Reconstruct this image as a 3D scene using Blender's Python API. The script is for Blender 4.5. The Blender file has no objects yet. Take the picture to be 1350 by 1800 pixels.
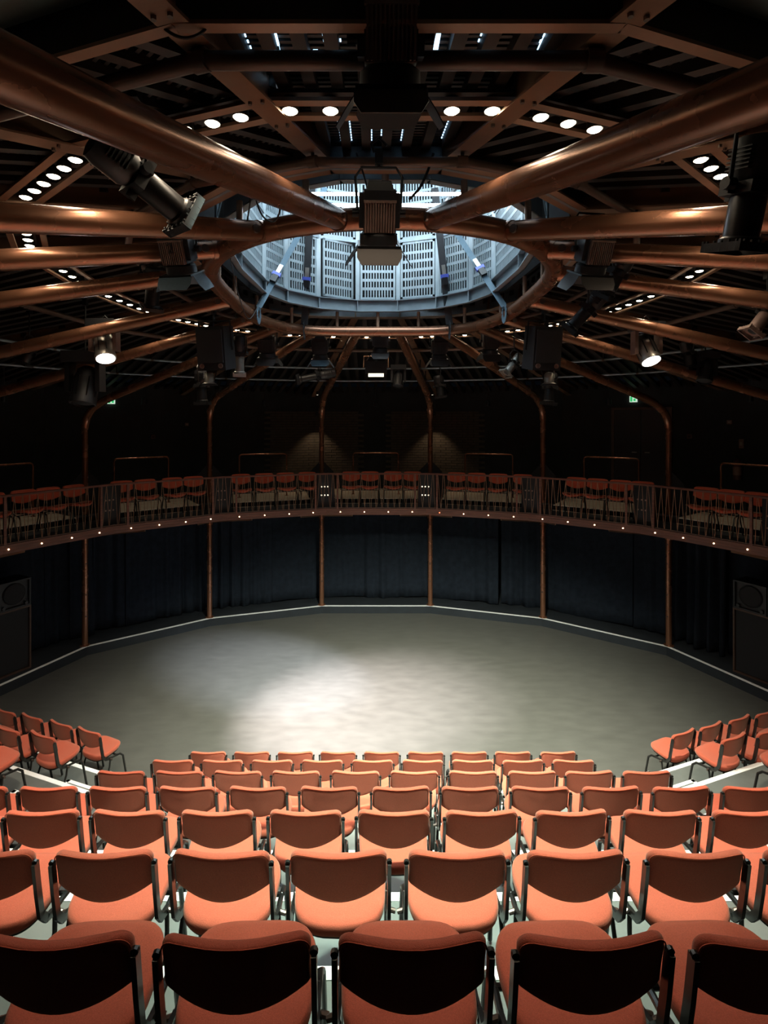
import bpy, math, random
from math import sin, cos, pi, radians as R
from mathutils import Vector as V, Matrix as M4, Quaternion
rnd = random.Random(7)
S = bpy.context.scene
COL = S.collection

# ------------------------------------------------------------------ camera, world, lights, exposure
F, PX, PY, CX, CZ = 950.0, 654.0, 738.0, -0.1, 4.9
cam = bpy.data.objects.new('camera', bpy.data.cameras.new('camera')); COL.objects.link(cam)
cam.location = (CX, 0, CZ); cam.rotation_euler = (pi / 2, 0, 0)
cam.data.sensor_fit = 'AUTO'; cam.data.sensor_width = 36; cam.data.lens = F / 1800 * 36
cam.data.shift_x = (675 - PX) / 1800; cam.data.shift_y = (PY - 900) / 1800
cam.data.clip_start = 0.05
S.camera = cam
S.view_settings.view_transform = 'Standard'; S.view_settings.look = 'None'
S.view_settings.gamma = 1; S.view_settings.use_curve_mapping = False
S.view_settings.exposure = 0.0
S.cycles.use_denoising = True
S.cycles.max_bounces = 6; S.cycles.diffuse_bounces = 2; S.cycles.sample_clamp_indirect = 4
w = bpy.data.worlds.new('world'); S.world = w; w.use_nodes = True
w.node_tree.nodes['Background'].inputs[0].default_value = (.35, .5, .75, 1)
w.node_tree.nodes['Background'].inputs[1].default_value = 0.003

DOWN_W, SPILL_W, WARM = 30.0, 5.5, (1, .80, .58)

def lamp(kind, loc, power, col, name, target=None, size=.05, cone=60, blend=.5, size_y=None):
    l = bpy.data.lights.new(name, kind); l.energy = power; l.color = col
    if kind == 'AREA':
        l.size = size
        if size_y: l.shape = 'RECTANGLE'; l.size_y = size_y
    else: l.shadow_soft_size = size
    if kind == 'SPOT': l.spot_size = R(cone); l.spot_blend = blend
    o = bpy.data.objects.new(name, l); COL.objects.link(o); o.location = loc
    if target is not None:
        o.rotation_euler = (V(target) - V(loc)).to_track_quat('-Z', 'Y').to_euler()
    return o

# daylight coming down through the roof lantern
lamp('AREA', (0, 6.6, 9.75), 250, (.74, .90, 1.0), 'lantern_daylight', (0, 6.6, 0), 3.0)
# added fill spots without fixtures, brightening the seating from above
for X in (-.9, .9):
    lamp('SPOT', (X, 2.98, 6.25), 1350, (.72, 1, .86), 'seat_fill_wash', (X * .6, 3.8, 1.7), .14, 66, 1.0)
for X in (-2.3, 2.3):
    lamp('SPOT', (X, 3.35, 6.3), 900, (1, .86, .70), 'seat_fill_side', (X * 1.2, 5.4, 1.0), .14, 84, 1.0)
lamp('SPOT', (0, 2.15, 6.35), 330, (1, .86, .70), 'seat_fill_near', (0, 1.95, 3.0), .14, 84, 1.0)
# lit moving heads, plus an added broad stage fill that has no fixture
HEAD_L, HEAD_R = (-3.47, 6.85, 5.62), (3.45, 6.85, 5.58)
lamp('SPOT', HEAD_L, 17000, (1, .90, .97), 'moving_head_beam_warm', (-.40, 9.0, 0), .06, 38, 1.0)
lamp('SPOT', HEAD_R, 12500, (.70, .79, 1), 'moving_head_beam_cool', (-1.9, 10.4, 0), .06, 24, .9)
lamp('SPOT', (0.6, 5.2, 6.2), 8000, (.93, 1, .84), 'stage_fill', (.5, 8.1, 0), .12, 86, 1.0)

# ------------------------------------------------------------------ mesh helpers
class MB:
    def __init__(s): s.v = []; s.f = []
    def add(s, vs, fs):
        n = len(s.v); s.v.extend([tuple(p) for p in vs]); s.f.extend([tuple(i + n for i in f) for f in fs]); return s
    def box(s, c, d, m=None, taper=None):
        x, y, z = d[0] / 2, d[1] / 2, d[2] / 2
        P = [V((i * x, j * y, k * z)) for k in (-1, 1) for j in (-1, 1) for i in (-1, 1)]
        if taper:
            for q in range(4, 8): P[q].x *= taper[0]; P[q].y *= taper[1]
        if m is not None: P = [m @ p for p in P]
        c = V(c)
        return s.add([p + c for p in P], [(0, 2, 3, 1), (4, 5, 7, 6), (0, 1, 5, 4), (2, 6, 7, 3), (0, 4, 6, 2), (1, 3, 7, 5)])
    def bar(s, a, b, wd, ht, up=(0, 0, 1)):
        a, b = V(a), V(b); d = b - a; L = d.length
        if L < 1e-6: return s
        y = d.normalized(); x = y.cross(V(up))
        if x.length < 1e-4: x = y.cross(V((1, 0, 0)))
        x.normalize(); z = x.cross(y)
        m = M4((x, y, z)).transposed()
        return s.box((a + b) / 2, (wd, L, ht), m)
    def tube(s, path, r, n=10, closed=False, cap=True):
        P = [V(p) for p in path]; k = len(P)
        rr = r if isinstance(r, (list, tuple)) else [r] * k
        T = []
        for i in range(k):
            if closed: t = P[(i + 1) % k] - P[i - 1]
            else: t = P[min(i + 1, k - 1)] - P[max(i - 1, 0)]
            T.append(t.normalized())
        u = T[0].orthogonal().normalized() if abs(T[0].z) > .95 else T[0].cross(V((0, 0, 1))).normalized()
        vs = []
        for i in range(k):
            if i:
                q = T[i - 1].rotation_difference(T[i]); u = q @ u
            u = (u - T[i] * u.dot(T[i])).normalized(); w_ = T[i].cross(u)
            sc = 1.0
            vs += [P[i] + (u * cos(2 * pi * j / n) + w_ * sin(2 * pi * j / n)) * rr[i] * sc for j in range(n)]
        fs = []
        for i in range(k if closed else k - 1):
            a, b = i * n, ((i + 1) % k) * n
            for j in range(n):
                j2 = (j + 1) % n; fs.append((a + j, a + j2, b + j2, b + j))
        if not closed and cap:
            fs.append(tuple(reversed(range(n)))); fs.append(tuple(range((k - 1) * n, k * n)))
        return s.add(vs, fs)
    def lathe(s, prof, n=20, m=None, o=(0, 0, 0), cap=True):
        # prof: list of (radius, height) along local z
        vs = []; fs = []; o = V(o)
        for r, z in prof:
            for j in range(n):
                p = V((r * cos(2 * pi * j / n), r * sin(2 * pi * j / n), z))
                vs.append((m @ p if m is not None else p) + o)
        for i in range(len(prof) - 1):
            for j in range(n):
                j2 = (j + 1) % n; fs.append((i * n + j, i * n + j2, (i + 1) * n + j2, (i + 1) * n + j))
        if cap:
            fs.append(tuple(reversed(range(n)))); fs.append(tuple(range((len(prof) - 1) * n, len(prof) * n)))
        return s.add(vs, fs)
    def prism(s, poly, z0, z1):
        n = len(poly)
        a = sum(poly[i][0] * poly[(i + 1) % n][1] - poly[(i + 1) % n][0] * poly[i][1] for i in range(n))
        if a < 0: poly = poly[::-1]
        vs = [(p[0], p[1], z0) for p in poly] + [(p[0], p[1], z1) for p in poly]
        fs = [tuple(reversed(range(n))), tuple(range(n, 2 * n))] + [(i, (i + 1) % n, n + (i + 1) % n, n + i) for i in range(n)]
        return s.add(vs, fs)
    def slab(s, pts, t, nrm):
        # extruded planar polygon in 3d
        n = len(pts); nrm = V(nrm) * t / 2
        vs = [V(p) - nrm for p in pts] + [V(p) + nrm for p in pts]
        return s.add(vs, [tuple(reversed(range(n))), tuple(range(n, 2 * n))] + [(i, (i + 1) % n, n + (i + 1) % n, n + i) for i in range(n)])
    def pad(s, outline, thick, fn, prof=None, cen=(0, 0)):
        prof = prof or [(1, 0), (.992, .45), (.97, .75), (.93, .93), (.8, 1), (.5, 1), (.2, 1)]
        n = len(outline); vs = []; fs = []
        def ring(sc, h):
            st = len(vs)
            for u, v in outline: vs.append(fn(cen[0] + (u - cen[0]) * sc, cen[1] + (v - cen[1]) * sc, h))
            return st
        def q(a, b, flip):
            for i in range(n):
                j = (i + 1) % n
                fs.append((a + i, a + j, b + j, b + i) if not flip else (a + i, b + i, b + j, a + j))
        e = ring(1, 0)
        for sgn in (1, -1):
            prev = e
            for sc, h in prof[1:]:
                cur = ring(sc, sgn * h * thick / 2); q(prev, cur, sgn < 0); prev = cur
            c = len(vs); vs.append(fn(cen[0], cen[1], sgn * thick / 2 * prof[-1][1]))
            for i in range(n):
                j = (i + 1) % n
                fs.append((prev + i, prev + j, c) if sgn > 0 else (prev + j, prev + i, c))
        return s.add(vs, fs)
    def build(s, name, mt, parent=None, local=False):
        me = bpy.data.meshes.new(name)
        vs = [V(p) for p in s.v]
        if parent is None:
            mn = [min(p[i] for p in vs) for i in range(3)]; mx = [max(p[i] for p in vs) for i in range(3)]
            o0 = V(((mn[0] + mx[0]) / 2, (mn[1] + mx[1]) / 2, mn[2]))
            vs = [p - o0 for p in vs]
        elif not local:
            o0 = wloc(parent); vs = [p - o0 for p in vs]
        me.from_pydata([tuple(p) for p in vs], [], s.f); me.validate(); me.update()
        me.shade_smooth(); me.set_sharp_from_angle(angle=R(38))
        me.materials.append(mt)
        o = bpy.data.objects.new(name, me); COL.objects.link(o)
        if parent is None: o.location = o0
        else: o.parent = parent
        return o

def wloc(o):
    p = V(o.location)
    while o.parent: o = o.parent; p = p + V(o.location)
    return p
def empty(name, loc, rz=0):
    o = bpy.data.objects.new(name, None); COL.objects.link(o); o.location = loc; o.rotation_euler = (0, 0, rz)
    o.empty_display_size = .1; return o
def tag(o, label=None, cat=None, group=None, kind=None):
    if label: o['label'] = label
    if cat: o['category'] = cat
    if group: o['group'] = group
    if kind: o['kind'] = kind
    return o
def clone(o, parent=None):
    c = o.copy(); COL.objects.link(c); c.parent = parent
    for ch in o.children: clone(ch, c)
    return c
def share(o, mat=None, parent=None, name=None):
    c = bpy.data.objects.new(name or o.name.split('.')[0], o.data); COL.objects.link(c)
    if parent: c.parent = parent
    return c
def at(px, py, Y): return V(((px - PX) * Y / F + CX, Y, CZ - (py - PY) * Y / F))
def rot(axis, deg): return M4.Rotation(R(deg), 3, axis)
def toward(d):
    return V(d).to_track_quat('Z', 'Y').to_matrix()
ORD = ['first', 'second', 'third', 'fourth', 'fifth', 'sixth', 'seventh', 'eighth', 'ninth', 'tenth', 'eleventh', 'twelfth']

# ------------------------------------------------------------------ materials
def mat(name, col, rough=.5, metal=0., var=0., vscale=6, bump=0., bscale=60, spec=.5, emit=None, estr=0, kind='noise', stretch=None):
    m = bpy.data.materials.new(name); m.use_nodes = True; nt = m.node_tree; N = nt.nodes; L = nt.links
    b = N['Principled BSDF']
    b.inputs['Base Color'].default_value = (*col, 1); b.inputs['Roughness'].default_value = rough
    b.inputs['Metallic'].default_value = metal; b.inputs['Specular IOR Level'].default_value = spec
    tc = N.new('ShaderNodeTexCoord'); src = tc.outputs['Object']
    if stretch:
        mp = N.new('ShaderNodeMapping'); mp.inputs['Scale'].default_value = stretch
        L.new(src, mp.inputs[0]); src = mp.outputs[0]
    if var:
        nz = N.new('ShaderNodeTexNoise'); nz.inputs['Scale'].default_value = vscale; nz.inputs['Detail'].default_value = 6
        L.new(src, nz.inputs['Vector'])
        cr = N.new('ShaderNodeValToRGB')
        cr.color_ramp.elements[0].position = .3; cr.color_ramp.elements[1].position = .7
        cr.color_ramp.elements[0].color = (*[max(0, c * (1 - var)) for c in col], 1)
        cr.color_ramp.elements[1].color = (*[min(1, c * (1 + var)) for c in col], 1)
        L.new(nz.outputs['Fac'], cr.inputs[0]); L.new(cr.outputs[0], b.inputs['Base Color'])
        mr = N.new('ShaderNodeMapRange'); mr.inputs[3].default_value = max(.03, rough - .03); mr.inputs[4].default_value = min(1, rough + .03)
        L.new(nz.outputs['Fac'], mr.inputs[0]); L.new(mr.outputs[0], b.inputs['Roughness'])
    if bump:
        if kind == 'weave':
            a = N.new('ShaderNodeTexWave'); a.inputs['Scale'].default_value = bscale; a.inputs['Distortion'].default_value = .6
            a.bands_direction = 'X'
            c = N.new('ShaderNodeTexWave'); c.inputs['Scale'].default_value = bscale * .8; c.inputs['Distortion'].default_value = .6
            c.bands_direction = 'Y'
            L.new(src, a.inputs['Vector']); L.new(src, c.inputs['Vector'])
            mm = N.new('ShaderNodeMath'); mm.operation = 'MULTIPLY'; L.new(a.outputs['Fac'], mm.inputs[0]); L.new(c.outputs['Fac'], mm.inputs[1])
            out = mm.outputs[0]
        elif kind == 'brick':
            a = N.new('ShaderNodeTexBrick'); a.inputs['Scale'].default_value = 1
            out = a.outputs['Fac']; L.new(src, a.inputs['Vector'])
        else:
            a = N.new('ShaderNodeTexNoise'); a.inputs['Scale'].default_value = bscale; a.inputs['Detail'].default_value = 4
            L.new(src, a.inputs['Vector']); out = a.outputs['Fac']
        bp = N.new('ShaderNodeBump'); bp.inputs['Strength'].default_value = bump; bp.inputs['Distance'].default_value = .004
        L.new(out, bp.inputs['Height']); L.new(bp.outputs[0], b.inputs['Normal'])
    if name == 'orange_fabric':
        b.inputs['Sheen Weight'].default_value = .3; b.inputs['Sheen Roughness'].default_value = .5
        b.inputs['Sheen Tint'].default_value = (1, .86, .66, 1)
    if emit:
        b.inputs['Emission Color'].default_value = (*emit, 1); b.inputs['Emission Strength'].default_value = estr
    return m

MT = dict(
    fabric=mat('orange_fabric', (.42, .083, .044), .9, 0, .16, 240, .35, 420, .2),
    piping=mat('piping_fabric', (.40, .075, .036), .9, 0, .1, 60, .3, 300, .2),
    black_metal=mat('black_metal', (.012, .012, .013), .38, .3, .2, 12),
    frame_metal=mat('chair_frame_metal', (.035, .033, .03), .30, .6, .2, 20),
    shell=mat('black_plastic', (.012, .012, .012), .5),
    bronze=mat('bronze_paint', (.235, .105, .058), .27, .6, .03, 3),
    bronze_flat=mat('bronze_steel', (.26, .15, .095), .42, .35, .2, 4, .08, 60),
    bronze_dark=mat('dark_bronze', (.085, .05, .036), .5, .3, .2, 5),
    wood=mat('stained_timber', (.115, .042, .026), .5, 0, .35, 3, .15, 30, stretch=(1, 1, 14)),
    rail=mat('timber_rail', (.10, .036, .024), .4, 0, .3, 8),
    deck=mat('dark_deck', (.022, .021, .021), .6, .2, .3, 5, .1, 40),
    rib=mat('rib_steel', (.020, .016, .014), .6, .2, .3, 8),
    web=mat('black_paint', (.005, .005, .006), .6),
    concrete=mat('dark_concrete', (.15, .17, .155), .9, 0, .35, 3, .5, 14),
    grey_steel=mat('grey_steel', (.19, .225, .25), .42, .3, .12, 6),
    panel=mat('grey_panel', (.24, .285, .31), .45, .2, .08, 4),
    dark_back=mat('lantern_backing', (.006, .007, .009), .9),
    floor=mat('stage_vinyl', (.080, .077, .067), .45, 0, .12, 5, .06, 8, .4, stretch=(.6, 1.4, 1)),
    tier=mat('tier_vinyl', (.112, .118, .106), .55, 0, .08, 9, .05, 60),
    riser=mat('dark_riser', (.013, .017, .022), .7, 0, .2, 5),
    dark_floor=mat('dark_floor', (.016, .019, .023), .65, 0, .25, 4),
    white=mat('white_nosing', (.88, .88, .85), .5, 0, .05, 10),
    curtain=mat('navy_drape', (.017, .022, .031), .95, 0, .2, 8, .2, 120, .1),
    brick=mat('dark_brick', (.07, .056, .042), .85, 0, .25, 9, .3, 50),
    mortar=mat('dark_mortar', (.03, .029, .027), .9),
    wall=mat('black_wall', (.018, .022, .024), .85, 0, .25, 3),
    cream=mat('cream_fascia', (.42, .37, .29), .6, 0, .12, 5),
    flap_brown=mat('brown_flap', (.018, .011, .009), .5, .2),
    black=mat('black_casing', (.009, .009, .011), .5, 0, .2, 12),
    fins=mat('brown_black_casing', (.20, .13, .11), .45, .3, .15, 20),
    flap=mat('black_flap', (.012, .012, .014), .6, .1),
    grille=mat('speaker_grille', (.009, .009, .011), .7, 0, .3, 120, .6, 400),
    silver=mat('worn_silver', (.42, .40, .36), .35, .8, .15, 15),
    bolt=mat('bolt_steel', (.16, .12, .10), .3, .8),
    strap=mat('grey_blue_strap', (.07, .12, .16), .7, 0, .1, 60, .3, 300),
    black_strap=mat('black_strap', (.012, .013, .016), .8),
    ratchet=mat('blue_plastic', (.07, .10, .45), .45),
    cable=mat('black_cable', (.01, .01, .011), .5),
    green=mat('exit_green', (.02, .35, .10), .5, emit=(.05, .85, .25), estr=.55),
    exit_white=mat('exit_white', (.7, .8, .7), .5, emit=(.75, 1, .8), estr=.75),
    red=mat('extinguisher_red', (.11, .035, .03), .4),
    plate=mat('pale_plate', (.25, .16, .13), .5),
    lens=mat('downlight_lens', (.9, .85, .7), .3, emit=(1, .86, .62), estr=22),
    ledw=mat('white_led', (.9, .9, .9), .3, emit=(.96, .98, 1), estr=16),
    beamled=mat('warm_led', (.9, .8, .6), .3, emit=(1, .72, .42), estr=9),
    redled=mat('red_led', (.8, .2, .1), .3, emit=(1, .15, .06), estr=5),
    boxled=mat('box_led', (.8, .75, .6), .3, emit=(1, .88, .66), estr=1.6),
    tube_light=mat('cool_tube', (.9, .95, 1), .3, emit=(.80, .93, 1), estr=40),
    sky=mat('skylight_glass', (.8, .9, 1), .2, emit=(.55, .82, 1), estr=2.2),
    slit=mat('daylight_slit', (.8, .9, 1), .2, emit=(.45, .72, 1), estr=3.0),
)

# ------------------------------------------------------------------ plan of the house
C0 = 6.65
ANG = [10, 30, 50, 70, 90, 110, 130, 150, 170]
def ell(rx, ry, a): return V((rx * sin(R(a)), C0 + ry * cos(R(a)), 0))
def colpt(a):                      # column ring
    sg = -1 if a < 0 else 1; b = abs(a)
    if b == 70: return V((sg * 7.15, 8.72, 0))
    if b == 90: return V((sg * 7.75, 6.4, 0))
    return ell(7.97, 7.24, a)
RINGP = {10: (.345, 9.33), 30: (1.07, 9.24), 50: (1.60, 8.78), 70: (1.85, 8.10), 90: (1.87, 6.86), 110: (1.77, 5.58), 130: (1.45, 4.84), 150: (.97, 4.37), 170: (.345, 4.12)}
def ringpt(a): x, y = RINGP[abs(a)]; return V((x if a > 0 else -x, y, 0))
def scalept(a, rho): p = ell(7.97, 7.24, a); return V((p.x * rho, C0 + (p.y - C0) * rho, 0))
def stepl(a): return V((0, 0, 0)) + (colpt(a) - V((0, C0, 0))) * .988 + V((0, C0, 0))
ZF = .18                            # walkway level under the gallery
RING_Z = 6.423
VIS = [-110, -90, -70, -50, -30, -10, 10, 30, 50, 70, 90, 110]
def zdeck(s): return 6.85 - .85 * s
def roofpt(a, s):                   # a on the rafter lines, s 0 ring .. 1 columns
    p0 = ringpt(a); p1 = ell(7.97, 7.24, a); p = p0 + (p1 - p0) * s
    return V((p.x, p.y, zdeck(s)))

# stage floor
fl = MB().prism([(9.6 * cos(2 * pi * i / 72) , C0 + 9.4 * sin(2 * pi * i / 72)) for i in range(72)], -.2, 0).build('floor', MT['floor'])
tag(fl, 'grey vinyl stage floor in the middle of the round house', kind='structure')

# raised walkway around the stage with a white edge
mb = MB(); nb = MB()
wk = empty('walkway', (0, C0, 0)); tag(wk, 'dark raised walkway ringing the stage under the gallery', kind='structure')
for i in range(len(VIS) - 1):
    a, b = VIS[i], VIS[i + 1]
    p, q, p2, q2 = stepl(a), stepl(b), scalept(a, 1.32), scalept(b, 1.32)
    MB().prism([(p.x, p.y), (q.x, q.y), (q2.x, q2.y), (p2.x, p2.y)], 0, ZF).build('walkway_section', MT['dark_floor'], wk)
    pi_, qi_ = p - (p - V((0, C0, 0))).normalized() * .012, q - (q - V((0, C0, 0))).normalized() * .012
    MB().prism([(pi_.x, pi_.y), (qi_.x, qi_.y), (q.x, q.y), (p.x, p.y)], 0, ZF - .002).build('riser', MT['riser'], wk)
    po, qo = p + (p - V((0, C0, 0))).normalized() * .05, q + (q - V((0, C0, 0))).normalized() * .05
    MB().prism([(pi_.x, pi_.y), (qi_.x, qi_.y), (qo.x, qo.y), (po.x, po.y)], ZF - .002, ZF + .006).build('white_edge', MT['white'], wk)

# outer wall: brick behind the gallery, one facet per bay
RW = 1.255
def wallq(a, b, rho=RW): return scalept(a, rho), scalept(b, rho)
WZ0, WZ1 = -.2, 5.85
for i in range(len(VIS) - 1):
    a, b = VIS[i], VIS[i + 1]; p, q = wallq(a, b); p2, q2 = wallq(a, b, RW + .03)
    nm = 'wall_back' if abs(a + b) < 100 else ('wall_left' if a < 0 else 'wall_right')
    o = MB().prism([(p.x, p.y), (q.x, q.y), (q2.x, q2.y), (p2.x, p2.y)], WZ0, WZ1).build(nm, MT['wall'])
    tag(o, 'black painted wall behind the gallery seats', kind='structure')
    # brick courses, real bricks on the lit centre bays
    if a in (-30, -10, 10):
        d = (q - p); L = d.length; d.normalize(); n = V((d.y, -d.x, 0)); n = n if n.dot(V((0, C0, 0)) - p) > 0 else -n
        bl, bh, gap = .30, .062, .012; mp = []
        proto = None; zz = 3.3; row = 0; k = 0
        x0s = {-30: (L - 1.45, L), -10: (0, L), 10: (0, 1.45)}[a]
        rest = MB()
        while zz < 5.1:
            x = x0s[0] - (.15 if row % 2 else 0)
            while x < x0s[1] - .03:
                xa, xb = max(x, x0s[0]), min(x + bl, x0s[1]); cl = xb - xa; xm = (xa + xb) / 2
                dist = min(abs(xm - {-30: L, -10: 0, 10: 0}[a]), abs(xm - L) if a == -10 else 9)
                c = p + d * xm + n * (.012 + rnd.uniform(-.003, .003))
                m = M4((d, n, V((0, 0, 1)))).transposed()
                if cl > .03 and dist < 1.3:
                    if k < 290 and dist < 1.12 - (zz - 3.6) * .50 and zz > 3.62 and cl > bl - .01:
                        if proto is None:
                            proto = MB().box((0, 0, 0), (bl, .03, bh)).build('brick', MT['brick'], o, local=True)
                            br = proto
                        else: br = share(proto, parent=o, name='brick')
                        br.location = V((c.x, c.y, zz + bh / 2)) - V(o.location)
                        br.rotation_euler = m.to_euler(); k += 1
                    else: rest.box((c.x, c.y, zz + bh / 2), (cl, .03, bh), m)
                x += bl + gap
            zz += bh + gap; row += 1
        if rest.v: tag(rest.build('brick_courses', MT['brick'], o), kind='stuff')

# near wall and side returns behind the camera: close the room
for sg, nm in ((-1, 'wall_west'), (1, 'wall_east')):
    p = scalept(sg * 110, RW)
    o = MB().box((p.x + sg * .1, (p.y - 4.4) / 2, 3.2), (.2, p.y + 4.6, 6.8)).build(nm, MT['wall']); tag(o, kind='structure')
p = scalept(110, RW)
tag(MB().box((0, -4.5, 3.2), (2 * p.x + .4, .2, 6.8)).build('wall_rear', MT['wall']), kind='structure')

# ------------------------------------------------------------------ seating tiers
def edge(k):
    Y = 6.52 - .85 * (k - 1); j = 2.65; t = math.tan(R(21)); Lx = 6.6
    return [(-Lx, Y + (Lx - j) * t), (-j, Y), (j, Y), (Lx, Y + (Lx - j) * t)]
RISE = .433
for k in range(1, 8):
    e = edge(k); e2 = edge(k + 1) if k < 7 else [(x, -3.9) for x, y in e]
    ti = empty('seating_tier', (0, (e[1][1] + e2[1][1]) / 2, 0))
    tag(ti, '%s grey vinyl seating tier counted up from the stage, white edged' % ORD[k - 1], 'tier', 'stepped seating tiers', 'structure')
    MB().prism(e + [(x, y - .002) for x, y in reversed(e2)], 0, RISE * k).build('tier_deck', MT['tier'], ti)
    z = RISE * k; wn = .052
    for i in range(3):
        a, b = V((*e[i], 0)), V((*e[i + 1], 0)); d = (b - a).normalized(); n = V((-d.y, d.x, 0))
        a2, b2 = a - n * wn, b - n * wn
        MB().prism([(a.x, a.y + .004), (b.x, b.y + .004), (b2.x, b2.y), (a2.x, a2.y)], z - .03, z + .004).build('white_nosing', MT['white'], ti)
    # half steps in the two aisles
    for sg in (-1, 1):
        if k > 4: continue
        xs = 3.35 + .1 * (k - 1)
        c = V((sg * xs, e[1][1] + (xs - 2.65) * .384 + .155, 0)); m = rot('Z', -sg * 21 * -1)
        m = rot('Z', 21 * sg)
        st = MB().box((c.x, c.y, RISE * (k - .5) / 1 - RISE * .25), (.62, .30, RISE * .5), m).build('half_step', MT['tier'], ti)
        q = MB(); zt = RISE * (k - .5) + .003
        for ox, oy, sx, sy in ((0, .13, .62, .045), (-.29, 0, .04, .30), (.29, 0, .04, .30)):
            o3 = m @ V((ox, oy, 0)); q.box((c.x + o3.x, c.y + o3.y, zt), (sx, sy, .008), m)
        q.build('step_edging', MT['white'], ti)

# added unseen black sheet, keeps bounced light off the nearest chair backs
tag(MB().box((0, -1.2, RISE * 7 + .006), (12.4, 5.4, .012)).build('bounce_blocker', MT['web']), 'added unseen black sheet cutting bounced light behind the last row of chairs', kind='structure')

# ------------------------------------------------------------------ chairs
def back_outline():
    pts = []
    W, top, rc = .218, .80, .045
    pts += [(-W, .632), (-W + .002, .70)]
    pts += [(-W + rc - rc * cos(t), top - rc + rc * sin(t)) for t in [i * pi / 2 / 6 for i in range(7)]]
    pts += [(x, top + .004) for x in [-.13 + .052 * i for i in range(6)]]
    pts += [(W - rc + rc * sin(t), top - rc + rc * cos(t)) for t in [i * pi / 2 / 6 for i in range(7)]]
    pts += [(W - .002, .70), (W, .632)]
    n = 15
    for i in range(n + 1):
        u = 1 - 2 * i / n; x = u * (W - .006)
        pts.append((x, .562 + .062 * (abs(u) ** 1.9)))
    return pts
def back_fn(u, v, h):
    bow = .045 * (1 - (u / .218) ** 2)              # curved round the sitter
    lean = -(v - .60) * .20
    return (u, -.005 - bow + lean + h, v)
def seat_outline():
    pts = []; n = 44
    for i in range(n):
        t = 2 * pi * i / n; c, s_ = cos(t), sin(t)
        e = .50 if s_ < 0 else .86
        x = math.copysign(abs(c) ** e, c); y = math.copysign(abs(s_) ** e, s_)
        w_ = .208 + .022 * (y + 1) / 2
        pts.append((x * w_, .155 + y * .20))
    return pts
def seat_fn(u, v, h):
    z = .425 + .035 * max(0, (v - .09) / .26) - .03 * max(0, (v - .29) / .07) ** 2 + .03 * (u / .23) ** 2 - .012 * max(0, (.04 - v) / .1)
    return (u, v, z + h)
def make_chair():
    root = empty('audience_chair', (0, 0, 0))
    MB().pad(seat_outline(), .062, seat_fn, cen=(0, .155)).build('seat', MT['fabric'], root, local=True)
    o = seat_outline(); o = [(x * .93, .155 + (y - .155) * .93) for x, y in o]
    MB().pad(o, .03, lambda u, v, h: (seat_fn(u, v, h)[0], v, seat_fn(u, v, 0)[2] - .034 + h), cen=(0, .155)).build('seat_shell', MT['shell'], root, local=True)
    bo = back_outline()
    b = MB().pad(bo, .040, back_fn, cen=(0, .69)).build('backrest', MT['fabric'], root, local=True)
    pp = [back_fn(u * .985, .69 + (v - .69) * .985, -.0195) for u, v in bo if v > .70]
    MB().tube(pp, .0024, 5).build('piping', MT['piping'], b, local=True)
    for sg in (-1, 1):
        x = sg * .228
        f = MB()
        path = [(x, -.055, .742), (x, -.035, .60), (x, -.012, .47), (x, .03, .415), (x * 1.0, .10, .392)]
        for i in range(len(path) - 1):
            f.bar(path[i], V(path[i + 1]) + (V(path[i + 1]) - V(path[i])).normalized() * .004, .016, .034, up=(0, 1, .3) if i < 3 else (0, 0, 1))
        f.tube([(x, -.062, .745), (x, -.050, .746)], .012, 8)
        f.build('side_bracket', MT['frame_metal'], root, local=True)
        MB().tube([(x, .08, .395), (x * .98, .17, .385), (x * .98, .25, .372), (x * 1.0, .295, .33), (x * 1.02, .35, .012)], .013, 8).build('front_leg', MT['frame_metal'], root, local=True)
        MB().tube([(x * 1.0, .10, .39), (x * 1.03, .085, .30), (x * 1.06, -.02, .012)], .011, 8).build('rear_leg', MT['frame_metal'], root, local=True)
        MB().tube([(sg * .228, .10, .392), (sg * .262, .10, .382)], .011, 8).build('link_pin', MT['bolt'], root, local=True)
    MB().tube([(-.228, .20, .383), (.228, .20, .383)], .011, 8).build('cross_bar', MT['frame_metal'], root, local=True)
    return root
chair0 = make_chair(); used = [False]
def chair(x, y, z, face, label, group):
    o = chair0 if not used[0] else clone(chair0)
    used[0] = True
    o.location = (x, y, z); o.rotation_euler = (0, 0, R(face))
    return tag(o, label, 'chair', group)
ROWS = {1: [85, 408, 727, 1050, 1370], 2: [-38, 174, 385, 594, 806, 1018, 1233, 1445],
        3: [-90, 66, 221, 378, 536, 693, 849, 1009, 1168, 1325], 4: [-45, 79, 202, 326, 451, 578, 705, 828, 953, 1078, 1203, 1329],
        5: [209, 312, 416, 519, 625, 729, 833, 938, 1039, 1141], 6: [301, 389, 477, 566, 655, 744, 832, 921, 1011],
        7: [364, 441, 518, 594, 671, 749, 826, 903, 983]}
RN = {1: 'nearest row to the camera', 2: 'second row from the camera', 3: 'third row from the camera', 4: 'fourth row from the camera',
      5: 'third row up from the stage', 6: 'second row up from the stage', 7: 'front row on the stage floor'}
for r, xs in ROWS.items():
    Y = 6.64 - .85 * (7 - r); z = RISE * (7 - r)
    for i, px in enumerate(xs):
        p = at(px, 900, Y)
        chair(p.x, Y + .09, z + .005, rnd.uniform(-2.0, 2.0), 'orange fabric chair, %s from left of the %s' % (ORD[i], RN[r]), 'chairs of the centre seating block')
WL = [(-3.83, 7.17, 0), (-4.30, 7.34, 0), (-4.80, 7.51, 0), (-5.27, 7.66, 0)]
WL2 = [(-3.93, 6.33, 1), (-4.43, 6.46, 1), (-4.93, 6.66, 1)]
WL3 = [(-4.12, 5.50, 2), (-4.6, 5.67, 2)]
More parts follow.
